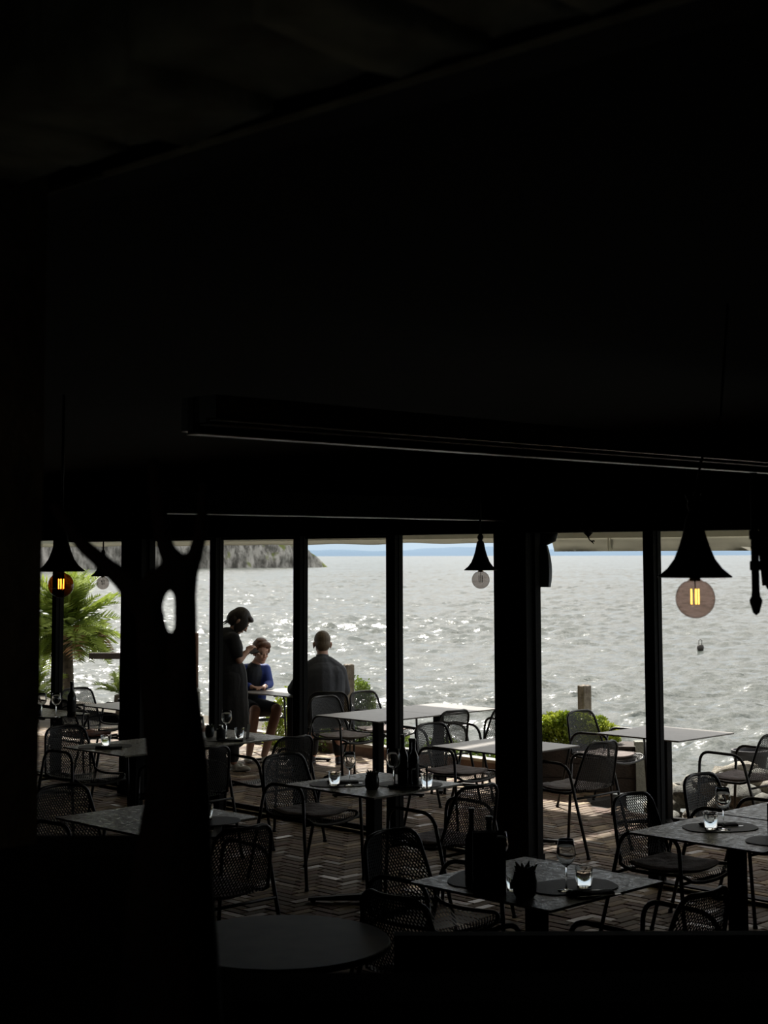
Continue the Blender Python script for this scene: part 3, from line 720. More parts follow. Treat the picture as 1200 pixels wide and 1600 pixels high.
place_chair(-1.26, 11.30, FMU, 'dark armchair right of the trunk under the left table')
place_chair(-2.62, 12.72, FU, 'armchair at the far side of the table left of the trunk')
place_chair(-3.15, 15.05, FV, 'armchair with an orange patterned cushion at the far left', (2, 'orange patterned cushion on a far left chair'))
place_chair(-3.25, 16.35, FU, 'far left armchair leaning before the palms')
place_chair(-2.62, 16.85, FU - PI / 2 + PI, 'armchair by the railing, only its arm loops showing')
place_chair(-1.97, 9.46, FU, 'dark armchair at the lower left edge with glinting rim')
place_chair(-1.85, 7.45, FV, 'black armchair in the bottom left corner, hardly visible')
place_chair(-.57, 15.80, .1, 'armchair the man with the grey jacket sits on')
place_chair(-1.66, 17.42, FU, 'armchair the boy in the blue jacket sits on')

# ================================================================= TABLEWARE
ZT = .7401
def lathe_obj(name, prof, m, parent, n=20, sharp=None): return MB().lathe(prof, n).build(name, m, parent, True, sharp)
def shell_prof(outer, th):                            # closed profile of a vessel: outer from foot centre up, inner back down
    inner = [(max(r - th, .0005), z) for r, z in outer if r > th]
    return outer, inner
wg_out = [(.0005, 0), (.036, 0), (.037, .0015), (.012, .004), (.0042, .010), (.0036, .03), (.0036, .092), (.008, .099), (.026, .113), (.039, .135), (.041, .150), (.037, .178), (.032, .208)]
wg = wg_out + [(.031, .208), (.036, .178), (.0398, .150), (.0378, .136), (.025, .1148), (.007, .1015), (.0005, .1005)]
tb = [(.0005, 0), (.030, 0), (.033, .003), (.041, .088), (.0395, .088), (.0315, .012), (.0005, .010)]
def wineglass(p, label, s=1.0, z=ZT, g='wine glasses set on the tables'):
    o = lathe_obj('wine_glass', wg, M['glass'], None, 24); o.location = (*p, z); o.scale = (s, s, s); return tag(o, label, 'glass', g)
def tumbler(p, label, z=ZT):
    o = lathe_obj('tumbler', tb, M['glass'], None, 24, 40); o.location = (*p, z); return tag(o, label, 'glass', 'tumblers set on the tables')
def placemat(p, rz, label):
    pts = [(.205 * math.copysign(abs(math.cos(q)) ** .75, math.cos(q)) + .015 * math.sin(q), .145 * math.copysign(abs(math.sin(q)) ** .75, math.sin(q))) for q in [2 * PI * k / 40 for k in range(40)]]
    o = slab(MB(), pts, 0, .004, .0015).build('placemat', M['placemat']); o.location = (*p, ZT); o.rotation_euler = (0, 0, rz); return tag(o, label, 'placemat', 'rounded placemats')
def cutlery(p, rz, label, z=.0045):
    t = thing('napkin', 'folded dark napkin ' + label, 'napkin', (*p, ZT + z), rz)
    t2 = MB(); N = 12
    for i in range(N + 1):
        for j in range(5):
            u, v = i / N, j / 4
            t2.v.append((-.10 + .2 * u, -.035 + .07 * v + .004 * math.sin(u * 9), .003 + .010 * math.sin(PI * v) * (.6 + .4 * math.sin(u * 5 + 1)) + .003 * noise.noise(Vector((u * 6, v * 4, rz)))))
    for i in range(N):
        for j in range(4): q = i * 5 + j; t2.f.append((q, q + 5, q + 6, q + 1))
    t2.build('fold', M['napkin'], t, True).modifiers.new('s', 'SOLIDIFY').thickness = -.004
    slab(MB(), round_rect(.098, .034, .006, 3), .0005, .006, .001).build('folded_base', M['napkin'], t)
    kn = thing('knife', 'steel table knife ' + label, 'knife', (0, 0, 0)); 
    f = Matrix.Rotation(rz, 4, 'Z') @ Vector((-.03, -.052, 0))
    kn.location = (p[0] + f.x, p[1] + f.y, ZT + z); kn.rotation_euler = (0, 0, rz + .1)
    slab(MB(), round_rect(.055, .0055, .005, 3), .0005, .004, .001).build('handle', M['cutlery'], kn)
    bl = MB(); slab(bl, [(.055, -.004), (.15, -.008), (.158, 0), (.15, .005), (.055, .004)], .001, .0025, .0004); bl.build('blade', M['cutlery'], kn)
    fk = thing('fork', 'steel table fork ' + label, 'fork'); f = Matrix.Rotation(rz, 4, 'Z') @ Vector((-.02, .052, 0))
    fk.location = (p[0] + f.x, p[1] + f.y, ZT + z); fk.rotation_euler = (0, 0, rz - .08)
    slab(MB(), round_rect(.06, .004, .0035, 3), .0005, .0035, .001).build('handle', M['cutlery'], fk)
    mb = MB().box(.058, .085, -.010, .010, .001, .003)
    for k in range(4): mb.box(.085, .125, -.010 + k * .0058, -.0075 + k * .0058, .0015, .0035)
    mb.build('tines', M['cutlery'], fk)
def bottle(p, label, h=.27, r=.034, z=ZT, m='bottle', g=None):
    t = thing('bottle', label, 'bottle', (*p, z), 0, g)
    pr = [(.0005, 0), (r * .96, 0), (r, .006), (r, h * .56), (r * .93, h * .63), (r * .55, h * .72), (r * .38, h * .78), (r * .36, h * .93), (r * .42, h * .935), (r * .42, h * .95), (r * .36, h * .955), (r * .36, h * .98), (.0005, h * .98)]
    MB().lathe(pr, 20).build('glass_body', M[m], t, True, 50)
    MB().lathe([(r * .43, h * .965), (r * .45, h * .97), (r * .45, h * 1.02), (r * .4, h * 1.03), (.0005, h * 1.03)], 16).build('cap', M['bottle_cap'] if m != 'dark' else M['lamp_black'], t, True, 40)
    MB().lathe([(r * 1.01, h * .15), (r * 1.02, h * .16), (r * 1.02, h * .46), (r * 1.01, h * .47)], 20).build('label', M['darkbox'], t, True)
    return t
def plant_pot(p, label, s=1.0, z=ZT):
    t = thing('potted_succulent', label, 'plant pot', (*p, z)); t.scale = (s, s, s)
    MB().lathe([(.0005, 0), (.028, 0), (.036, .012), (.038, .05), (.033, .07), (.035, .078), (.031, .078), (.029, .066), (.0005, .064)], 20).build('pot', M['pot'], t, True, 40)
    for k in range(9):
        q = k * 2.4; el = .5 + .1 * (k % 4); L = .045 - .002 * k
        mb = MB(); d = Vector((math.cos(q) * math.cos(el), math.sin(q) * math.cos(el), math.sin(el)))
        mb.tube([Vector((0, 0, .062)) + d * L * f_ + Vector((0, 0, .014 * f_ * f_)) for f_ in (0, .35, .7, 1)], [.004, .0085, .007, .0012], 6)
        mb.build('leaf', M['succulent'], t, True)
    return t
def caddy(p, rz, label, w_=.13, d_=.13, h=.13, solid=False):
    t = thing('condiment_caddy', label, 'caddy', (*p, ZT), rz)
    MB().box(-w_ / 2, w_ / 2, -d_ / 2, d_ / 2, 0, .012).build('base', M['darkbox'], t)
    for sx in (-1, 1):
        if solid: MB().box(sx * (w_ / 2 - .008), sx * w_ / 2, -d_ / 2, d_ / 2, .012, h).build('side_panel', M['darkbox'], t)
        else:
            MB().box(sx * w_ / 2 - .004, sx * w_ / 2 + .004, -d_ / 2, -d_ / 2 + .008, .012, h).box(sx * w_ / 2 - .004, sx * w_ / 2 + .004, d_ / 2 - .008, d_ / 2, .012, h).box(sx * w_ / 2 - .004, sx * w_ / 2 + .004, -d_ / 2, d_ / 2, h - .01, h).build('side_frame', M['darkbox'], t)
    for sy in (-1, 1):
        if solid: MB().box(-w_ / 2, w_ / 2, sy * (d_ / 2 - .008), sy * d_ / 2, .012, h).build('side_panel', M['darkbox'], t)
        else: MB().box(-w_ / 2, w_ / 2, sy * d_ / 2 - .003, sy * d_ / 2 + .003, h - .01, h).build('rail', M['darkbox'], t)
    return t
def menu(p, rz, label, h=.24, w_=.15, th=.02):
    t = thing('menu_holder', label, 'menu', (*p, ZT), rz)
    MB().box(-w_ / 2, w_ / 2, -th / 2, -th / 2 + .004, 0, h).box(-w_ / 2, w_ / 2, th / 2 - .004, th / 2, 0, h).box(-w_ / 2, -w_ / 2 + .004, -th / 2, th / 2, 0, h).build('cover', M['darkbox'], t)
    MB().box(-w_ / 2 + .006, w_ / 2 - .003, -th / 2 + .005, th / 2 - .005, .004, h - .006).build('pages', M['darkbox'], t)
    return t

# nearest table
placemat((.83, 6.93), .35, 'charcoal placemat at the front right of the nearest table')
placemat((.44, 7.10), 1.2, 'charcoal placemat left of the tall caddy on the nearest table')
wineglass((.79, 6.84), 'empty wine glass beside a tumbler on the nearest table', 1.05, ZT + .0045)
tumbler((.875, 6.90), 'clear tumbler right of the wine glass on the nearest table', ZT + .0045)
cutlery((.885, 6.77), .25, 'on the front right of the nearest table')
menu((.435, 6.83), .05, 'tall black menu holder on the nearest table', .26, .105, .045)
menu((.47, 6.78), .0, 'second black menu holder standing in front of the first', .245, .105, .03)
bottle((.385, 6.955), 'dark bottle with grey cap behind the menu holder, nearest table', .33, .030)
bottle((.465, 6.99), 'round shouldered oil bottle with wire clip, nearest table', .29, .036)
tumbler((.565, 6.86), 'tumbler between the menu holder and the pot, nearest table')
plant_pot((.60, 6.74), 'dark pot with a succulent on the nearest table', 1.4)
wineglass((.52, 7.12), 'wine glass standing against the thick pillar, nearest table', 1.0)
# right edge table
placemat((1.80, 8.40), .15, 'oval placemat in the middle of the right edge table')
placemat((2.05, 7.98), -.35, 'placemat cut by the right edge of the photo')
tumbler((1.735, 8.33), 'tumbler on the oval placemat of the right edge table', ZT + .0045)
wineglass((1.80, 8.32), 'wine glass on the oval placemat of the right edge table', 1.05, ZT + .0045)
cutlery((1.80, 8.44), .12, 'on the oval placemat of the right edge table')
cutlery((2.06, 7.90), -.1, 'under the wine glass at the photo\'s right edge')
wineglass((2.03, 8.05), 'wine glass in front of the dark bottle at the photo\'s right edge', 1.05, ZT + .0045)
caddy((2.13, 8.25), -.78, 'black box caddy on the right edge table', .16, .16, .15, True)
bottle((2.085, 8.22), 'dark bottle with pale cap standing in the right edge caddy', .30, .034, ZT + .0125)
bottle((2.16, 8.28), 'slim bottle behind the pale capped bottle at the right edge', .33, .026, ZT + .0125)
# middle table
placemat((-.28, 10.02), .15, 'placemat at the left of the middle table')
placemat((.16, 9.98), -.2, 'placemat under the caddy at the right of the middle table')
tumbler((-.32, 9.93), 'tumbler on the left placemat of the middle table', ZT + .0045)
wineglass((-.225, 9.93), 'wine glass on the left placemat of the middle table', 1.0, ZT + .0045)
cutlery((-.27, 10.04), .1, 'on the left placemat of the middle table')
cutlery((.12, 9.82), .0, 'in front of the caddy of the middle table')
plant_pot((-.08, 9.78), 'dark pot with a succulent at the front of the middle table', 1.2)
caddy((.165, 9.95), -.78, 'open black wire frame caddy on the middle table', .15, .15, .12)
bottle((.115, 9.93), 'tall dark bottle left in the middle table caddy', .30, .034, ZT + .0125)
bottle((.185, 9.90), 'pale necked oil bottle right in the middle table caddy', .28, .032, ZT + .0125)
bottle((.165, 10.0), 'third bottle at the back of the middle table caddy', .27, .030, ZT + .0125)
wineglass((.055, 9.86), 'big wine glass left of the middle table caddy', 1.15)
tumbler((.265, 9.84), 'tumbler right of the middle table caddy')
# table before the waitress and its neighbour
placemat((-1.24, 12.42), .1, 'placemat on the table before the waitress')
tumbler((-1.16, 12.42), 'tumbler with a white card on the table before the waitress', ZT + .0045)
wineglass((-1.27, 12.50), 'wine glass in front of the waitress', 1.05, ZT + .0045)
o = MB().box(-.012, .012, -.002, .002, 0, .11).build('card', M['white']); o.location = (-1.105, 12.50, ZT + .002); o.rotation_euler = (.1, .12, .3); tag(o, 'white upright card beside the tumbler before the waitress', 'card')
j = thing('candle_jar', 'black cylindrical jar with a silver lid before the waitress', 'jar', (-1.30, 12.36, ZT + .0045))
MB().lathe([(.0005, 0), (.034, 0), (.036, .004), (.036, .085), (.0005, .085)], 20).build('body', M['darkbox'], j, True, 40)
MB().lathe([(.020, .085), (.021, .087), (.016, .115), (.0005, .12)], 16).build('lid', M['cutlery'], j, True, 40)
cutlery((-1.22, 12.30), .05, 'on the table before the waitress')
wineglass((-1.44, 12.06), 'wine glass right of the gnarled trunk against the bright water', 1.05)
placemat((-1.50, 12.10), .2, 'placemat just right of the gnarled trunk')
plant_pot((-1.42, 12.62), 'small leafy pot behind the wine glass right of the trunk', 1.0)
tumbler((-2.14, 11.95), 'tumbler on the table left of the trunk', ZT + .0045)
placemat((-2.15, 11.98), .2, 'placemat on the table left of the trunk')
cutlery((-2.10, 11.86), .15, 'on the table left of the trunk')
tumbler((-.99, 8.66), 'tumbler on the dark table at the trunk foot', ZT + .0045)
placemat((-1.00, 8.62), .2, 'placemat on the dark table at the trunk foot')
# far left table
wineglass((-3.12, 14.15), 'left of two wine glasses on the far left table', 1.05); wineglass((-2.99, 14.15), 'right of two wine glasses on the far left table', 1.05)
bottle((-2.86, 14.20), 'black bottle beside the glasses on the far left table', .31, .040)
caddy((-2.83, 14.32), .1, 'small frame caddy right of the black bottle, far left table', .12, .12, .10)
cutlery((-3.05, 14.02), .0, 'on the far left table'); plant_pot((-3.17, 14.20), 'small dark pot beside the left wine glass, far left table', .9)
MB_sheet = slab(MB(), round_rect(.10, .07, .004, 2), 0, .001, .0003).build('menu_sheet', M['white']); MB_sheet.location = (-.86, 16.62, ZT); MB_sheet.rotation_euler = (0, 0, .5); tag(MB_sheet, 'white sheet lying on the boy\'s table', 'paper')

# ================================================================= LAMPS
def pendant(loc, label, bulb, fil, top, cable=None):
    t = thing('pendant_lamp', label, 'lamp', loc)       # loc = bulb centre
    pr = [(.022, .262), (.026, .256), (.030, .235), (.036, .205), (.048, .165), (.064, .125), (.086, .095), (.112, .073), (.117, .069), (.116, .066), (.108, .069), (.083, .090), (.061, .120), (.045, .160), (.033, .203), (.027, .235)]
    MB().lathe(pr, 36).build('shade', M['lamp_black'], t, True, 60)
    MB().lathe([(.0005, .325), (.010, .322), (.020, .305), (.022, .292), (.014, .275), (.024, .262), (.024, .255), (.0005, .255)], 18).build('finial', M['lamp_black'], t, True)
    MB().lathe([(.0165, .055), (.0175, .060), (.0175, .12), (.0005, .125)], 16).build('socket', M['brass'], t, True, 40)
    bpf = [(.014, .072), (.0165, .062), (.026, .054)] + [(.0625 * math.cos(a_), .0625 * math.sin(a_)) for a_ in [math.radians(q) for q in range(58, -90, -10)]] + [(.0005, -.0625)]
    MB().lathe(bpf, 28).build('bulb', bulb, t, True)
    fb = MB()
    for k in range(3):
        x_, y_ = (-.0115, .001, .0115)[k], (.004, -.005, .004)[k]
        fb.tube([(x_, y_, -.018), (x_, y_, .030)], .0025, 6)
    f_ = fb.build('filament', fil, t, True)
    MB().tube([(0, 0, .06), (0, 0, -.02)], .0018, 6).build('filament_stem', M['brass'], t, True)
    if cable:
        c = Vector(loc); MB().tube([Vector(q) - c for q in cable], .004, 8).build('cable', M['rail'], t, True)
    else:
        MB().tube([(0, 0, .32), (0, 0, top - loc[2])], .007, 8).build('stem', M['lamp_black'], t, True)
    return t
pendant((.986, 4.9, 2.062), 'large black cone lamp with lit smoky globe bulb, right', M['bulb'], M['filament'], 3.0,
        [(.986, 4.9, 2.38), (.994, 4.9, 2.41), (1.0, 4.9, 2.44), (1.0, 4.88, 2.455), (1.008, 4.87, 2.50), (1.03, 4.86, 2.56), (1.07, 4.86, 2.64), (1.10, 4.86, 3.0)])
h = thing('lamp_hanger', 'thin steel fork holding the large lit cone lamp', 'bracket', (.986, 4.9, 2.37))
MB().tube([(-.026, 0, .022), (-.022, 0, .008), (-.008, 0, -.008)], .0028, 6).tube([(.026, 0, .026), (.024, 0, .014), (.010, 0, -.008)], .0028, 6).build('fork', M['rail'], h, True)
pendant((.674, 10.8, 2.029), 'small unlit cone lamp against the water, left of the thick pillar', M['bulb_grey'], M['filament_off'], 3.0)
pendant((-1.592, 7.6, 2.059), 'dark lamp with glowing orange bulb at the far left', M['bulb_amber'], M['filament_dim'], 3.0)
pendant((-2.735, 15.0, 1.940), 'tiny grey bulb lamp before the palm, partly behind a branch', M['bulb_grey'], M['filament_off'], 2.8)
# wall lantern on its bracket, right edge
t = thing('wall_lantern', 'ornate black iron lantern on a vertical rod at the right edge', 'lantern', (1.082, 4.5, 2.04))
MB().tube([(0, 0, .40), (0, 0, .055)], .0115, 12).lathe([(.0005, -.016), (.010, -.008), (.013, .004), (.018, .020), (.019, .028), (.013, .040), (.0115, .055)], 14).build('rod', M['lamp_black'], t, True, 50)
for zz in (.128, .218):
    MB().lathe([(.0115, zz - .014), (.016, zz - .013), (.016, zz + .013), (.0115, zz + .014)], 12).tube([(0, 0, zz), (.02, 0, zz), (.045, 0, zz + (.014 if zz > .2 else -.008)), (.07, 0, zz + (.03 if zz > .2 else -.02))], [.0075, .0075, .011, .014], 8).build('bracket_arm', M['lamp_black'], t, True)
lb = Vector((.092, 0, 0))
MB().lathe([(.0005, .335), (.010, .325), (.016, .305), (.030, .285), (.055, .262), (.078, .235), (.084, .215), (.076, .205), (.074, .17), (.079, .160), (.074, .150), (.072, .10), (.070, .085), (.060, .062), (.045, .048), (.03, .03), (.018, .012), (.0005, 0)], 6, tuple(lb)).build('cage', M['lamp_black'], t)
for k in range(6):
    q = k * PI / 3; MB().tube([lb + Vector((.080 * math.cos(q), .080 * math.sin(q), .21)), lb + Vector((.068 * math.cos(q), .068 * math.sin(q), .07))], .005, 6).build('corner_bar', M['lamp_black'], t)
# curved unit on the thick pillar
t = thing('wall_speaker', 'dark curved box fixed high on the right face of the thick pillar', 'speaker', (1.155, 11.21, 2.0))
mb = MB(); N = 14
for i in range(N + 1):
    k = i / N; z = -.03 + .30 * k; bulge = .064 * (1 - (2 * k - .75) ** 2 * .32)
    for x_, y_ in ((-.03, -.07), (bulge * .55, -.07), (bulge * .9, -.045), (bulge, 0), (bulge * .9, .045), (bulge * .55, .07), (-.03, .07)): mb.v.append((x_, y_, z))
for i in range(N):
    for k in range(7): a_, b_ = i * 7 + k, i * 7 + (k + 1) % 7; mb.f.append((a_, b_, b_ + 7, a_ + 7))
mb.f.append(tuple(range(7))[::-1]); mb.f.append(tuple(N * 7 + k for k in range(7)))
mb.build('housing', M['speaker'], t, True, 40)
MB().tube([(-.05, 0, .315), (.02, 0, .32), (.06, 0, .33), (.075, 0, .38)], [.045, .05, .045, .04], 12).build('mount', M['lamp_black'], t, True)
# dried sprig hanging from the head beam
t = thing('dried_sprig', 'small dark dried sprig hanging under the head beam', 'sprig', tuple(fr(wall_a(936), WB - .15, 2.36)))
MB().lathe([(.0005, -.005), (.045, .012), (.05, .03), (.0005, .04)], 9).lathe([(.0005, -.035), (.015, -.02), (.035, 0), (.001, .005)], 7, (.01, 0, -.005)).build('clump', M['vine'], t, True)
MB().tube([(.01, 0, -.03), (.018, 0, -.055), (.035, 0, -.066), (.05, 0, -.085)], [.006, .004, .006, .001], 6).tube([(.03, 0, -.062), (.05, 0, -.062), (.055, 0, -.07)], [.003, .006, .001], 6).build('twig', M['vine'], t, True)

# lamp added out of frame on the left to brighten the lintel stones
t = thing('added_lamp', 'small warm lamp added to light the lintel stones, outside the picture', 'lamp', (-.80, 1.50, 2.35))
MB().lathe([(.0005, .05), (.03, .05), (.05, -.02), (.046, -.02), (.027, .044), (.0005, .044)], 16).build('shade', M['lamp_black'], t, True, 40)
MB().ell((0, 0, 0), .022, 12, 8).build('bulb', mat('added lamp bulb', (1, .8, .5), .5, emit=((1, .75, .45), 3.0)), t, True)
ld = bpy.data.lights.new('added_lamp_light', 'POINT'); ld.energy = .9; ld.color = (1.0, .86, .62); ld.shadow_soft_size = .03
lo = bpy.data.objects.new('added_lamp_light', ld); C.objects.link(lo); lo.parent = t; lo.location = (0, 0, -.03)
# ================================================================= GNARLED TRUNK in front
mb = MB(); D0 = 2.2
def tp(px, py, dy=0): return (round((px - 600) / 2400 * (D0 + dy), 4), D0 + dy, round(2.2 - (py - 868) / 2400 * (D0 + dy), 4))
def limbs(pts):
    for (p, r), (q, s_) in zip(pts, pts[1:]): mb.limb(p, q, r, s_, 14)
limbs([((-.300, 2.2, 1.55), .075), ((-.300, 2.2, 1.72), .062), ((-.290, 2.2, 1.90), .042), ((-.292, 2.2, 2.02), .028), ((-.282, 2.2, 2.09), .0165), ((-.2835, 2.2, 2.145), .0165), ((-.287, 2.2, 2.17), .022)])
limbs([((-.300, 2.2, 1.9), .035), ((-.325, 2.2, 2.05), .026), ((-.335, 2.2, 2.13), .019), ((-.325, 2.2, 2.165), .019), ((-.29, 2.2, 2.178), .021)])
limbs([((-.287, 2.2, 2.172), .021), ((-.270, 2.2, 2.20), .012), ((-.262, 2.2, 2.235), .010), ((-.258, 2.2, 2.30), .009)])
limbs([((-.29, 2.2, 2.178), .019), ((-.312, 2.2, 2.21), .013), ((-.322, 2.2, 2.26), .013), ((-.33, 2.2, 2.33), .011)])
limbs([((-.345, 2.2, 2.13), .018), ((-.37, 2.2, 2.165), .016), ((-.398, 2.2, 2.188), .0125), ((-.43, 2.2, 2.215), .011), ((-.47, 2.2, 2.27), .009)])
vt = mb.remesh('gnarled_trunk', M['vine'], None, .005, 3); tag(vt, 'blurred black gnarled vine trunk with forked branches, near left', 'trunk')


# ================================================================= PEOPLE
def add_head(mb, c, yaw, pitch, s=1.0, roll=0):
    R_ = Matrix.Translation(Vector(c)) @ Matrix.Rotation(yaw, 4, 'Z') @ Matrix.Rotation(pitch, 4, 'Y') @ Matrix.Rotation(roll, 4, 'X') @ Matrix.Scale(s, 4)   # face looks along local +X
    e = lambda p, r: mb.ell(R_ @ Vector(p), tuple(q * s for q in r), 16, 12, R_.to_3x3().normalized().to_4x4())
    e((-.012, 0, .035), (.094, .074, .088)); e((.022, 0, -.015), (.068, .060, .085)); e((.040, 0, -.078), (.040, .036, .034)); e((.0, 0, -.05), (.06, .052, .055))
    e((.090, 0, -.012), (.014, .010, .022)); e((.102, 0, -.026), (.013, .013, .010)); e((.080, 0, .022), (.012, .040, .010)); e((.082, 0, -.056), (.010, .024, .009))
    e((.070, .030, -.020), (.020, .018, .016)); e((.070, -.030, -.020), (.020, .018, .016))
    for sy in (1, -1): e((-.008, sy * .078, -.008), (.020, .008, .032)); e((-.018, sy * .085, .002), (.014, .006, .022))
    return R_
def face_parts(R_, s, parent):
    q3 = R_.to_3x3().normalized().to_4x4()
    for sy in (1, -1):
        MB().ell(R_ @ Vector((.076, sy * .028, .006)), (.011 * s, .013 * s, .008 * s), 10, 8, q3).build('eye', M['eye'], parent, True)
        mb = MB(); mb.tube([R_ @ Vector((.086, sy * .012, .026)), R_ @ Vector((.087, sy * .028, .031)), R_ @ Vector((.078, sy * .046, .025))], .0035 * s, 6).build('eyebrow', M['hair_brown'], parent, True)
    MB().ell(R_ @ Vector((.0885, 0, -.055)), (.007 * s, .020 * s, .005 * s), 12, 8, q3).build('lips', M['lip'], parent, True)
def add_hand(mb, wrist, d, up, s=1.0, curl=.5, side=1):
    d = Vector(d).normalized(); up = Vector(up); up = (up - d * up.dot(d)).normalized(); lat = d.cross(up) * side; w_ = Vector(wrist)
    for k in range(4):
        y = (-.028 + .0187 * k) * s; base = w_ + d * .020 * s + lat * y * .7; kn = w_ + d * (.082 - .004 * abs(k - 1.3)) * s + lat * y
        mb.limb(base, kn, .0125 * s, .0098 * s, 10)
        L = (.040, .045, .042, .033)[k] * s; d1 = (d - up * curl * .7).normalized(); p1 = kn + d1 * L; d2 = (d - up * curl * 1.7).normalized(); p2 = p1 + d2 * L * .62; d3 = (d - up * curl * 2.6).normalized()
        mb.limb(kn, p1, .0092 * s, .0082 * s, 8); mb.limb(p1, p2, .0082 * s, .0074 * s, 8); mb.limb(p2, p2 + d3 * L * .42, .0074 * s, .0062 * s, 8)
    t0 = w_ + d * .022 * s - lat * .022 * s; t1 = w_ + d * .055 * s - lat * .047 * s - up * .008 * s; t2 = t1 + (d * .9 - lat * .25 - up * curl * .5).normalized() * .032 * s
    mb.limb(t0, t1, .0135 * s, .0105 * s, 8); mb.limb(t1, t2, .0105 * s, .0078 * s, 8)
def shift(o, pts): return [((p[0] + o[0], p[1] + o[1], p[2] + o[2]), r) for p, r in pts]
def chain(mb, o, pts):
    for (p, r), (q, s_) in zip(shift(o, pts), shift(o, pts)[1:]): mb.limb(p, q, r, s_, 14)
def shoe(mb, heel, d, s=1.0):
    d = Vector(d).normalized(); h = Vector(heel); a = math.atan2(d.y, d.x); R_ = Matrix.Rotation(a, 4, 'Z')
    mb.ell(h + d * .02 * s + Vector((0, 0, .045 * s)), (.055 * s, .040 * s, .045 * s), 14, 10, R_); mb.ell(h + d * .12 * s + Vector((0, 0, .032 * s)), (.085 * s, .045 * s, .032 * s), 14, 10, R_)
    mb.ell(h + d * .07 * s + Vector((0, 0, .016 * s)), (.130 * s, .046 * s, .016 * s), 14, 8, R_)

# ---- waitress, standing, facing right and away, looking down
O = (-1.635, 16.1, 0)
pw = thing('person', 'waitress in black standing bent over the table, dark hair falling forward', 'person', (0, 0, 0))
F30, L30 = (.87, .5), (-.5, .87)
b = MB()
chain(b, O, [((0, 0, .93), .13), ((-.01, 0, 1.10), .115), ((-.015, 0, 1.28), .125)])
for sg, hx in ((-1, (.215, -.06, 1.215)), (1, (.205, .06, 1.195))):
    sx, sy = .0 + sg * L30[0] * .165, sg * L30[1] * .165
    el = (sx + .06, sy - .01, 1.13)
    chain(b, O, [((sx * .9, sy * .9, 1.345), .055), ((sx + .015, sy, 1.27), .047), (el, .038)])
    chain(b, O, [(el, .038), (hx, .026)])
    w_ = Vector(O) + Vector(hx); add_hand(b, w_, Vector(hx) - Vector(el), (0, -.5, .85) if sg < 0 else (0, .3, .9), .95, .8, -sg)
chain(b, O, [((.005, 0, 1.34), .085), ((.035, 0, 1.40), .052), ((.085, .02, 1.455), .05)])
RW = add_head(b, (O[0] + .125, O[1] + .03, 1.515), math.radians(5), math.radians(42), 1.08)
for sg in (-1, 1): chain(b, O, [((sg * L30[0] * .09, sg * L30[1] * .09, .88), .10), ((sg * L30[0] * .09 + .02, sg * L30[1] * .1, .50), .062), ((sg * L30[0] * .09 + (.04 if sg < 0 else -.02), sg * .10, .10), .040)])
bo = b.remesh('body', M['skin'], pw, .0065, 3); face_parts(RW, .98, pw)
s_ = MB()
chain(s_, O, [((.01, 0, .92), .175), ((.0, 0, 1.08), .158), ((-.01, 0, 1.24), .178), ((.0, 0, 1.33), .135)])
for sg in (-1, 1):
    sx, sy = sg * L30[0] * .16, sg * L30[1] * .16
    chain(s_, O, [((sx * .3 - .02, sy * .3, 1.31), .12), ((sx * .9, sy * .9, 1.345), .075), ((sx + .02, sy, 1.25), .064), ((sx + .045, sy - .005, 1.18), .055)])
s_.remesh('shirt', M['cloth_black'], pw, .009, 3)
s_ = MB()
for sg in (-1, 1): chain(s_, O, [((sg * L30[0] * .08, sg * L30[1] * .08, .93), .135), ((sg * L30[0] * .09 + .01, sg * L30[1] * .1, .55), .088), ((sg * L30[0] * .10 + (.03 if sg < 0 else -.02), sg * .10, .14), .062)])
s_.remesh('trousers', M['cloth_black'], pw, .009, 3)
s_ = MB()
for k in range(5):
    z0, z1 = .98 - k * .115, .98 - (k + 1) * .115; r0 = .182 + .006 * k
    chain(s_, O, [((.025, 0, z0), r0), ((.03, 0, z1), r0 + .006)])
s_.remesh('apron', M['cloth_black'], pw, .010, 4)
s_ = MB(); q3 = RW.to_3x3().normalized().to_4x4(); he = lambda p, r: s_.ell(RW @ Vector(p), tuple(x * 1.09 for x in r), 16, 12, q3)
he((-.022, 0, .05), (.098, .086, .088)); he((-.05, 0, -.01), (.068, .078, .075)); he((-.075, 0, .0), (.06, .07, .085)); he((.025, .066, -.01), (.058, .024, .085)); he((.025, -.066, -.01), (.058, .024, .085)); he((.05, 0, .085), (.05, .065, .03))
for a_, b_ in (((.03, -.068, -.02), (.06, -.07, -.12)), ((.03, .068, -.02), (.065, .07, -.13)), ((-.07, -.03, -.03), (-.10, -.05, -.12)), ((-.08, .02, -.03), (-.12, .02, -.13)), ((.02, -.072, .0), (.035, -.078, -.14))): s_.limb(RW @ Vector(a_), RW @ Vector(b_), .016, .005, 8)
s_.remesh('hair', M['hair_dark'], pw, .0055, 2)
for sg, (x, y) in ((-1, (O[0] + .09, O[1] - .09)), (1, (O[0] - .03, O[1] + .16))):
    s_ = MB(); shoe(s_, (x, y, 0), (.75, -.3 if sg < 0 else .1, 0), .92); s_.remesh('shoe', M['shoe'], pw, .006, 2)
o = MB().box(-.045, .045, -.06, .06, 0, .012).build('order_pad', M['darkbox']); o.location = (-1.36, 16.08, 1.205); o.rotation_euler = (.2, -.2, .4); tag(o, 'small dark order pad in the waitress\'s hands', 'notepad')

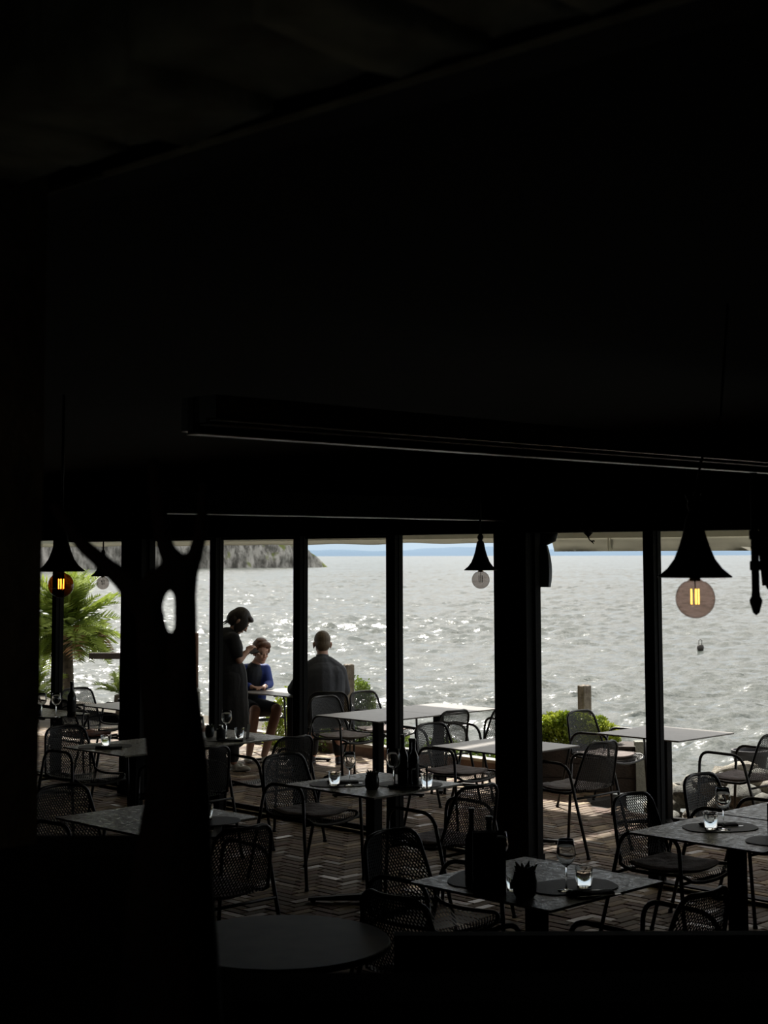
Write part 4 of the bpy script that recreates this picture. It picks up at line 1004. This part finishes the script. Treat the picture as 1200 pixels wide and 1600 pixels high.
# ---- boy, seated facing the camera side of the table
O = (-1.50, 17.22, 0)
pb = thing('person', 'boy in a blue jacket and shorts seated with hands on the table', 'person', (0, 0, 0))
b = MB()
chain(b, O, [((0, 0, .53), .115), ((.02, -.02, .70), .10), ((.05, -.04, .88), .105), ((.06, -.045, .97), .07), ((.088, -.055, 1.04), .042), ((.108, -.07, 1.08), .042)])
RB = add_head(b, (O[0] + .135, O[1] - .09, 1.135), math.radians(-60), math.radians(12), 1.06)
for sg, el, hd_, ang in ((-1, (-.12, -.12, .80), (.055, -.30, .775), (1, .0, -.05)), (1, (.225, -.08, .79), (.19, -.25, .775), (-.5, -.8, -.02))):
    sh = (.05 + sg * .125, -.04 + sg * .03, .945)
    chain(b, O, [(sh, .044), (el, .034)]); chain(b, O, [(el, .034), (hd_, .024)]); add_hand(b, Vector(O) + Vector(hd_), ang, (0, 0, 1), .88, .25, sg)
kn = [((.10, -.42, .535), (.045, -.50, .08)), ((.335, -.40, .545), (.21, -.55, .08))]
for (k_, f_), sg in zip(kn, (-1, 1)):
    chain(b, O, [((sg * .07, -.02, .53), .080), (k_, .058)]); chain(b, O, [(k_, .056), ((k_[0] * .75 + f_[0] * .25, k_[1] * .75 + f_[1] * .25, .42), .055), ((k_[0] * .4 + f_[0] * .6, k_[1] * .4 + f_[1] * .6, .26), .050), (f_, .035)])
b.remesh('body', M['skin'], pb, .0065, 3); face_parts(RB, 1.06, pb)
s_ = MB(); chain(s_, O, [((0, 0, .56), .125), ((.02, -.025, .72), .112), ((.048, -.045, .90), .115), ((.06, -.045, .96), .08)]); s_.remesh('shirt', M['cloth_navy'], pb, .008, 3)
s_ = MB()
for sg, el, hd_ in ((-1, (-.12, -.12, .80), (.02, -.27, .778)), (1, (.225, -.08, .79), (.195, -.20, .778))):
    sh = (.05 + sg * .125, -.04 + sg * .03, .945)
    chain(s_, O, [((.05 + sg * .05, -.01, .93), .085), (sh, .064), (el, .052)]); chain(s_, O, [(el, .052), (hd_, .040)])
    chain(s_, O, [((.05 + sg * .085, -.02, .90), .075), ((.02 + sg * .085, -.005, .62), .082)])
s_.remesh('jacket', M['cloth_blue'], pb, .008, 2)
s_ = MB()
for (k_, f_), sg in zip(kn, (-1, 1)): chain(s_, O, [((sg * .05, .0, .53), .115), ((k_[0] * .5 + sg * .035, k_[1] * .5, .535), .092), ((k_[0] * .85 + sg * .01, k_[1] * .85, .54), .077)])
s_.remesh('shorts', M['cloth_navy'], pb, .008, 3)
s_ = MB(); q3 = RB.to_3x3().normalized().to_4x4()
for p, r in (((-.028, 0, .055), (.100, .086, .084)), ((-.045, 0, .01), (.070, .082, .075)), ((.045, .01, .100), (.055, .065, .030)), ((.065, .045, .082), (.03, .03, .026)), ((-.02, 0, .12), (.07, .06, .032)), ((.01, .075, .03), (.03, .02, .04)), ((.01, -.075, .03), (.03, .02, .04))): s_.ell(RB @ Vector(p), tuple(x * 1.06 for x in r), 16, 12, q3)
s_.remesh('hair', M['hair_brown'], pb, .0055, 2)
for (k_, f_), d in zip(kn, ((-.1, -1, 0), (.25, -1, 0))):
    s_ = MB(); shoe(s_, (O[0] + f_[0], O[1] + f_[1] + .02, 0), d, .86); s_.remesh('shoe', M['shoe'], pb, .006, 2)
MB().lathe([(.027, -.012), (.031, -.012), (.031, .012), (.027, .012)], 16, (O[0] + .192, O[1] - .232, .776)).build('cuff', M['shoe'], pb, True)

# ---- man, seated, seen from behind
O = (-.63, 16.18, 0)
pm = thing('person', 'man in a dark grey jacket seated with his back to the camera', 'person', (0, 0, 0))
b = MB()
chain(b, O, [((0, 0, .56), .14), ((-.01, .02, .78), .125), ((-.015, .06, 1.0), .13), ((-.02, .09, 1.08), .085), ((-.022, .115, 1.15), .060), ((-.024, .14, 1.20), .058)])
RMn = add_head(b, (O[0] - .028, O[1] + .165, 1.265), math.radians(100), math.radians(6), 1.14)
arms = ((-1, (-.33, .16, .80), (-.30, .46, .775), (.3, 1, 0)), (1, (.205, .13, .79), (.06, .42, .775), (-.5, .8, 0)))
for sg, el, hd_, ang in arms:
    sh = (-.018 + sg * .165, .06, .99); chain(b, O, [(sh, .055), (el, .042)]); chain(b, O, [(el, .042), (hd_, .029)]); add_hand(b, Vector(O) + Vector(hd_), ang, (0, 0, 1), 1.0, .3, sg)
kn = [((-.13, .44, .54), (-.14, .40, .09)), ((.11, .44, .54), (.14, .36, .09))]
for (k_, f_), sg in zip(kn, (-1, 1)): chain(b, O, [((sg * .08, .02, .55), .10), (k_, .065)]); chain(b, O, [(k_, .062), ((f_[0], f_[1], .30), .058), (f_, .042)])
b.remesh('body', M['skin'], pm, .007, 3); face_parts(RMn, 1.14, pm)
s_ = MB()
chain(s_, O, [((0, 0, .58), .175), ((-.01, .02, .78), .175), ((-.015, .05, .93), .185), ((-.02, .07, 1.04), .12), ((-.022, .10, 1.11), .078)])
for sg, el, hd_, ang in arms:
    sh = (-.018 + sg * .170, .06, .985); chain(s_, O, [((-.02 + sg * .05, .08, 1.07), .085), ((-.02 + sg * .11, .07, 1.03), .085), (sh, .085), (el, .066)]); chain(s_, O, [(el, .066), (hd_, .046)])
    chain(s_, O, [((sg * .10, .04, .95), .12), ((sg * .09, .0, .62), .12)])
s_.remesh('jacket', M['cloth_grey'], pm, .009, 2)
s_ = MB(); 
for k in range(16):
    q = 2 * PI * k / 16
    s_.v += [(O[0] - .022 + .070 * math.cos(q), O[1] + .10 + .066 * math.sin(q), 1.10), (O[0] - .024 + .066 * math.cos(q), O[1] + .115 + .062 * math.sin(q), 1.165)]
s_.f = [(2 * k, (2 * k + 2) % 32, (2 * k + 3) % 32, 2 * k + 1) for k in range(16)]
c_ = s_.build('collar', M['cloth_grey'], pm, True); c_.modifiers.new('s', 'SOLIDIFY').thickness = .006
s_ = MB()
for (k_, f_), sg in zip(kn, (-1, 1)): chain(s_, O, [((sg * .06, .0, .56), .145), ((k_[0], k_[1], .55), .085)]); chain(s_, O, [((k_[0], k_[1], .545), .085), ((f_[0], f_[1], .13), .060)])
s_.remesh('trousers', M['cloth_black'], pm, .010, 3)
s_ = MB(); q3 = RMn.to_3x3().normalized().to_4x4()
for p, r in (((-.016, 0, .045), (.095, .0755, .084)), ((-.045, 0, .0), (.064, .071, .066))): s_.ell(RMn @ Vector(p), tuple(x * 1.15 for x in r), 18, 14, q3)
s_.remesh('hair', M['hair_short'], pm, .0055, 2)
for (k_, f_), d in zip(kn, ((-.1, 1, 0), (.1, 1, 0))):
    s_ = MB(); shoe(s_, (O[0] + f_[0], O[1] + f_[1] - .03, 0), d, 1.0); s_.remesh('shoe', M['shoe_dark'], pm, .007, 2)

# ================================================================= PLANTS
def frond_data(name, L, n, seed, m, droop=.5, lw=.012):
    rnd = random.Random(seed); mb = MB(); pts = []
    for i in range(9):
        k = i / 8; pts.append(Vector((L * k, 0, L * .35 * k - droop * L * k * k)))
    mb.tube(pts, [.008 * (1 - .8 * i / 8) for i in range(9)], 4)
    for i in range(n):
        k = .15 + .85 * i / n; p = Vector((L * k, 0, L * .35 * k - droop * L * k * k)); ln = L * .36 * math.sin(PI * (.18 + .75 * k)) * rnd.uniform(.8, 1.1)
        for sgn in (1, -1):
            d = Vector((.75, sgn * .8, rnd.uniform(-.25, .25))).normalized(); q = p + d * ln + Vector((0, 0, -.1 * ln)); s_ = Vector((lw, -sgn * lw * .5, 0))
            mb.add([p - s_, p + d * ln * .5 + s_ * .3 + Vector((0, 0, .01)), q, p + s_], [(0, 1, 2, 3)])
    return mb.data(name, m)
fd = [frond_data('frond', .75, 22, 1, M['palm']), frond_data('frond', .62, 20, 2, M['palm'], .35), frond_data('frond', .70, 18, 3, M['palm_dry'], .8)]
def palm(name, loc, label, nf, R, lo, hi, trunk_h, seed, dry=2):
    rnd = random.Random(seed); t = thing(name, label, 'plant', loc)
    mb = MB(); pts = [(0.02 * math.sin(k), .02 * math.cos(k * 2), trunk_h * k / 5) for k in range(6)]
    mb.tube(pts, [.10, .09, .085, .08, .085, .07], 10).build('trunk', M['bark'], t, True)
    for i in range(nf):
        me = fd[2] if i < dry else fd[i % 2]; o = bpy.data.objects.new('frond', me); C.objects.link(o); o.parent = t
        yaw = i * 2.39996 + rnd.uniform(-.2, .2); el = math.radians(lo + (hi - lo) * rnd.random()) if i >= dry else math.radians(-5)
        s_ = R / .7 * rnd.uniform(.8, 1.1)
        o.matrix_local = Matrix.Translation((0, 0, trunk_h)) @ Matrix.Rotation(yaw, 4, 'Z') @ Matrix.Rotation(-el, 4, 'Y') @ Matrix.Rotation(rnd.uniform(-.5, .5), 4, 'X') @ Matrix.Scale(s_, 4)
    return t
palm('palm_tree', (-4.50, 22.0, -.25), 'bushy green palm at the left with spiky fronds', 120, .84, -45, 88, 1.42, 4, 3)
palm('small_palm', (-4.75, 20.9, -.1), 'low palm with fine leaves at the foot of the left palm', 26, .55, 0, 80, .38, 7, 0)
palm('small_palm', (-3.72, 21.9, -.1), 'low palm beside the railing left', 18, .42, 20, 85, .35, 9, 0)
palm('small_palm', (-3.15, 22.6, -.1), 'low palm behind the right end of the railing', 18, .45, 10, 85, .45, 12, 0)
def leaf_mass(name, loc, dims, n, size, m, label, cat, seed, stems=True):
    rnd = random.Random(seed); t = thing(name, label, cat, loc)
    mb = MB()
    for i in range(n):
        while True:
            u, v, w_ = rnd.uniform(-1, 1), rnd.uniform(-1, 1), rnd.uniform(0, 1)
            if u * u + v * v + w_ * w_ < 1 + .12 * noise.noise(Vector((u * 4, v * 4, w_ * 4 + seed))): break
        k = .72 + .28 * rnd.random() if rnd.random() < .75 else rnd.random(); L_ = math.sqrt(u * u + v * v + w_ * w_) + 1e-3; f_ = k / L_ if L_ < k else 1
        bump_ = 1 + .16 * noise.noise(Vector((u * 3.1 / L_, v * 3.1 / L_, w_ * 3.1 / L_ + seed)))
        p = Vector((u * f_ * dims[0] * bump_, v * f_ * dims[1] * bump_, w_ * f_ * dims[2] * bump_ + .01))
        d = Vector((rnd.uniform(-1, 1), rnd.uniform(-1, 1), rnd.uniform(-.2, 1))).normalized(); s_ = d.cross(Vector((rnd.uniform(-1, 1), rnd.uniform(-1, 1), .3))).normalized()
        z = size * rnd.uniform(.7, 1.3)
        mb.add([p, p + d * z * .5 + s_ * z * .28, p + d * z, p + d * z * .5 - s_ * z * .28], [(0, 1, 2, 3)])
    fo = mb.build('foliage', m, t); fo['kind'] = 'stuff'
    if stems:
        sb = MB()
        for i in range(7):
            q = i * 2.4; sb.tube([(0, 0, 0), (dims[0] * .5 * math.cos(q), dims[1] * .5 * math.sin(q), dims[2] * .75)], [.012, .004], 5)
        st_ = sb.build('stems', M['bark'], t)
    return t
# hedge planter
t = thing('planter', 'dark timber planter box under the bright green hedge', 'planter', (1.83, 14.72, 0), -.10)
MB().box(-.56, .56, -.19, .19, 0, .40).build('box', M['timber'], t)
for k in range(3): MB().box(-.565, .565, -.205, -.19, .01 + k * .13, .13 + k * .13).build('board', M['timber'], t)
MB().box(-.57, .57, -.21, .21, .40, .425).build('rim', M['timber'], t)
o = MB().box(-.05, .05, -.05, .05, 0, .46).box(-.055, .055, -.055, .055, .46, .475).build('bollard', M['concrete']); o.location = (2.375, 14.48, 0); tag(o, 'short pale square post at the right end of the planter', 'post')
leaf_mass('hedge', (1.75, 14.74, .43), (.50, .20, .27), 9000, .035, M['leaf'], 'rounded bright green hedge behind the chair by the thick pillar', 'hedge', 3)
leaf_mass('hedge', (-.98, 17.95, .0), (.42, .2, .72), 7000, .035, M['leaf'], 'strip of bright green hedge behind the boy\'s table', 'hedge', 8)
leaf_mass('shrub', (-.27, 17.78, .0), (.20, .16, .80), 2600, .04, M['leaf_dark'], 'yellow green shrub at the foot of the left wooden post', 'shrub', 12)
for i, (x, y, s_, n_) in enumerate(((.15, 17.15, .16, 900), (.62, 16.75, .2, 1200), (1.0, 16.38, .17, 1000), (1.38, 16.0, .18, 1000), (-.55, 17.7, .2, 900))):
    leaf_mass('ground_plant', (x, y, -.03), (s_ * 1.25, s_, .26), n_, .04, M['leaf_dark'],
              ['low green plant behind the kerb under the bare table pair', 'low green plant behind the kerb, left of the second see-through chair', 'low green plant behind the kerb, middle of three before the pillar', 'low green plant behind the kerb touching the thick pillar', 'leafy plant at the kerb behind the tufted cushion'][i], 'plant', 20 + i, False)
# wooden posts
def wpost(x, y, top, w_, label, m='wood', z0=-.6, seed=0):
    rnd = random.Random(seed); bm = bmesh.new(); bmesh.ops.create_cube(bm, size=1); bmesh.ops.subdivide_edges(bm, edges=bm.edges[:], cuts=5, use_grid_fill=True)
    for v in bm.verts:
        p = Vector((v.co.x * w_, v.co.y * w_, z0 + (v.co.z + .5) * (top - z0))); e = noise.noise(Vector((p.x * 60, p.y * 60, p.z * 3 + seed)))
        p.x += e * .006; p.y += e * .006
        if v.co.z > .45: p.z += .012 * noise.noise(Vector((p.x * 30, p.y * 30, seed + 3)))
        v.co = p
    me = bpy.data.meshes.new('wooden_post'); bm.to_mesh(me); bm.free(); me.materials.append(M[m])
    o = bpy.data.objects.new('wooden_post', me); C.objects.link(o); o.location = (x, y, 0); o.rotation_euler = (0, 0, .5)
    b_ = o.modifiers.new('b', 'BEVEL'); b_.width = .008; b_.limit_method = 'ANGLE'; return tag(o, label, 'post')
wpost(2.026, 15.75, .885, .105, 'weathered wooden post behind the hedge, right of the thick pillar', seed=1)
wpost(-.403, 17.5, .978, .098, 'weathered wooden post right of the man in grey', seed=2)
wpost(-2.49, 20.2, 1.20, .10, 'brown pier post seen through the gap right of the gnarled trunk', 'wood_brown', -1.6, 3)
o = MB().box(-.09, .09, -.09, .09, -1.6, .50).add([(-.11, -.11, .50), (.11, -.11, .50), (.11, .11, .50), (-.11, .11, .50), (0, 0, .58)], [(0, 1, 4), (1, 2, 4), (2, 3, 4), (3, 0, 4), (3, 2, 1, 0)]).build('capped_pier_post', M['concrete']); o.location = (-2.43, 19.6, 0); tag(o, 'grey pier post with a pyramid cap right of the gnarled trunk', 'post')
# railing at the left
t = thing('railing', 'dark timber railing between the palm and the square pillar', 'railing', (-3.65, 20.75, -.1), -.08)
MB().box(-.3, .80, -.05, .05, .93, 1.01).build('top_rail', M['timber'], t)
for x_ in (.12, .68): MB().tube([(x_, 0, 0), (x_, 0, .93)], .014, 8).lathe([(.014, .36), (.035, .37), (.035, .40), (.014, .41)], 8, (x_, 0, 0)).build('baluster', M['steel'], t)
MB().box(.24, .36, -.06, .06, .0, .93).build('post', M['timber'], t)
# shore rocks
rk = struct(MB().box(-.2, 4.2, 0, 2.2, -1.5, -.45, Matrix.Translation((2.0, 13.0, 0)) @ Matrix.Rotation(-PI / 4 , 4, 'Z')).build('shore_bank', M['earth']))
rock_me = []
for s_ in range(5):
    bm = bmesh.new(); bmesh.ops.create_icosphere(bm, subdivisions=2, radius=1)
    for v in bm.verts: v.co *= 1 + .38 * noise.noise(v.co * 1.1 + Vector((s_ * 7, 0, 0))) + .1 * noise.noise(v.co * 3 + Vector((0, s_, 0)))
    me = bpy.data.meshes.new('stone'); bm.to_mesh(me); bm.free(); me.materials.append(M['rockA'] if s_ % 2 else M['rockB']); me.polygons.foreach_set('use_smooth', [True] * len(me.polygons)); me.set_sharp_from_angle(angle=.6); rock_me.append(me)
rnd = random.Random(4)
for row in range(7):
    for k in range(26):
        a_ = -7.75 - .2 + k * .22 + rnd.uniform(-.05, .05); b_ = 11.25 + row * .16
        q = fr(a_ - .0, b_, 0)
        if q.x < 2.1: continue
        r_ = rnd.uniform(.09, .17); z_ = -.05 + .36 * min(1, max(0, (q.x - 2.38) * 1.9)) * (1 if row < 4 else .7) - max(0, row - 2) * .06 - (.12 if row == 0 else 0) + rnd.uniform(-.03, .03)
        o = bpy.data.objects.new('stone', rock_me[rnd.randrange(5)]); C.objects.link(o); o.parent = rk
        o.matrix_local = Matrix.Translation((q.x, q.y, z_)) @ Matrix.Rotation(rnd.uniform(0, 6), 4, 'Z') @ Matrix.Rotation(rnd.uniform(-.3, .3), 4, 'X') @ Matrix.Diagonal((r_ * 1.3, r_, r_ * .7, 1))
# buoy and water things
t = thing('buoy', 'tiny dark mooring buoy on the water under the lit bulb', 'buoy', (10.5, 51.5, -.92))
MB().lathe([(.0005, -.1), (.10, -.05), (.12, .05), (.10, .13), (.0005, .15)], 14).build('float', M['buoy'], t, True)
MB().tube([(-.05, 0, .12), (-.05, 0, .28), (0, 0, .32), (.05, 0, .28), (.05, 0, .12)], .012, 6).build('handle', M['buoy'], t, True)
t = thing('patio_pot', 'grey flower pot standing behind the chair near the rocks', 'pot', (3.27, 13.95, .12))
MB().lathe([(.0005, 0), (.10, 0), (.15, .28), (.17, .30), (.17, .34), (.15, .34), (.13, .30), (.0005, .29)], 20).build('pot_body', M['shoe_dark'], t, True, 40)
o = MB().lathe([(.0005, 0), (.034, 0), (.036, .01), (.036, .14), (.02, .18), (.014, .19), (.014, .21), (.0005, .212)], 14).build('water_bottle', M['blue_plastic'], None, True); o.location = (-.86, 15.0, 0); tag(o, 'small blue bottle on the floor under the man\'s chair', 'bottle')
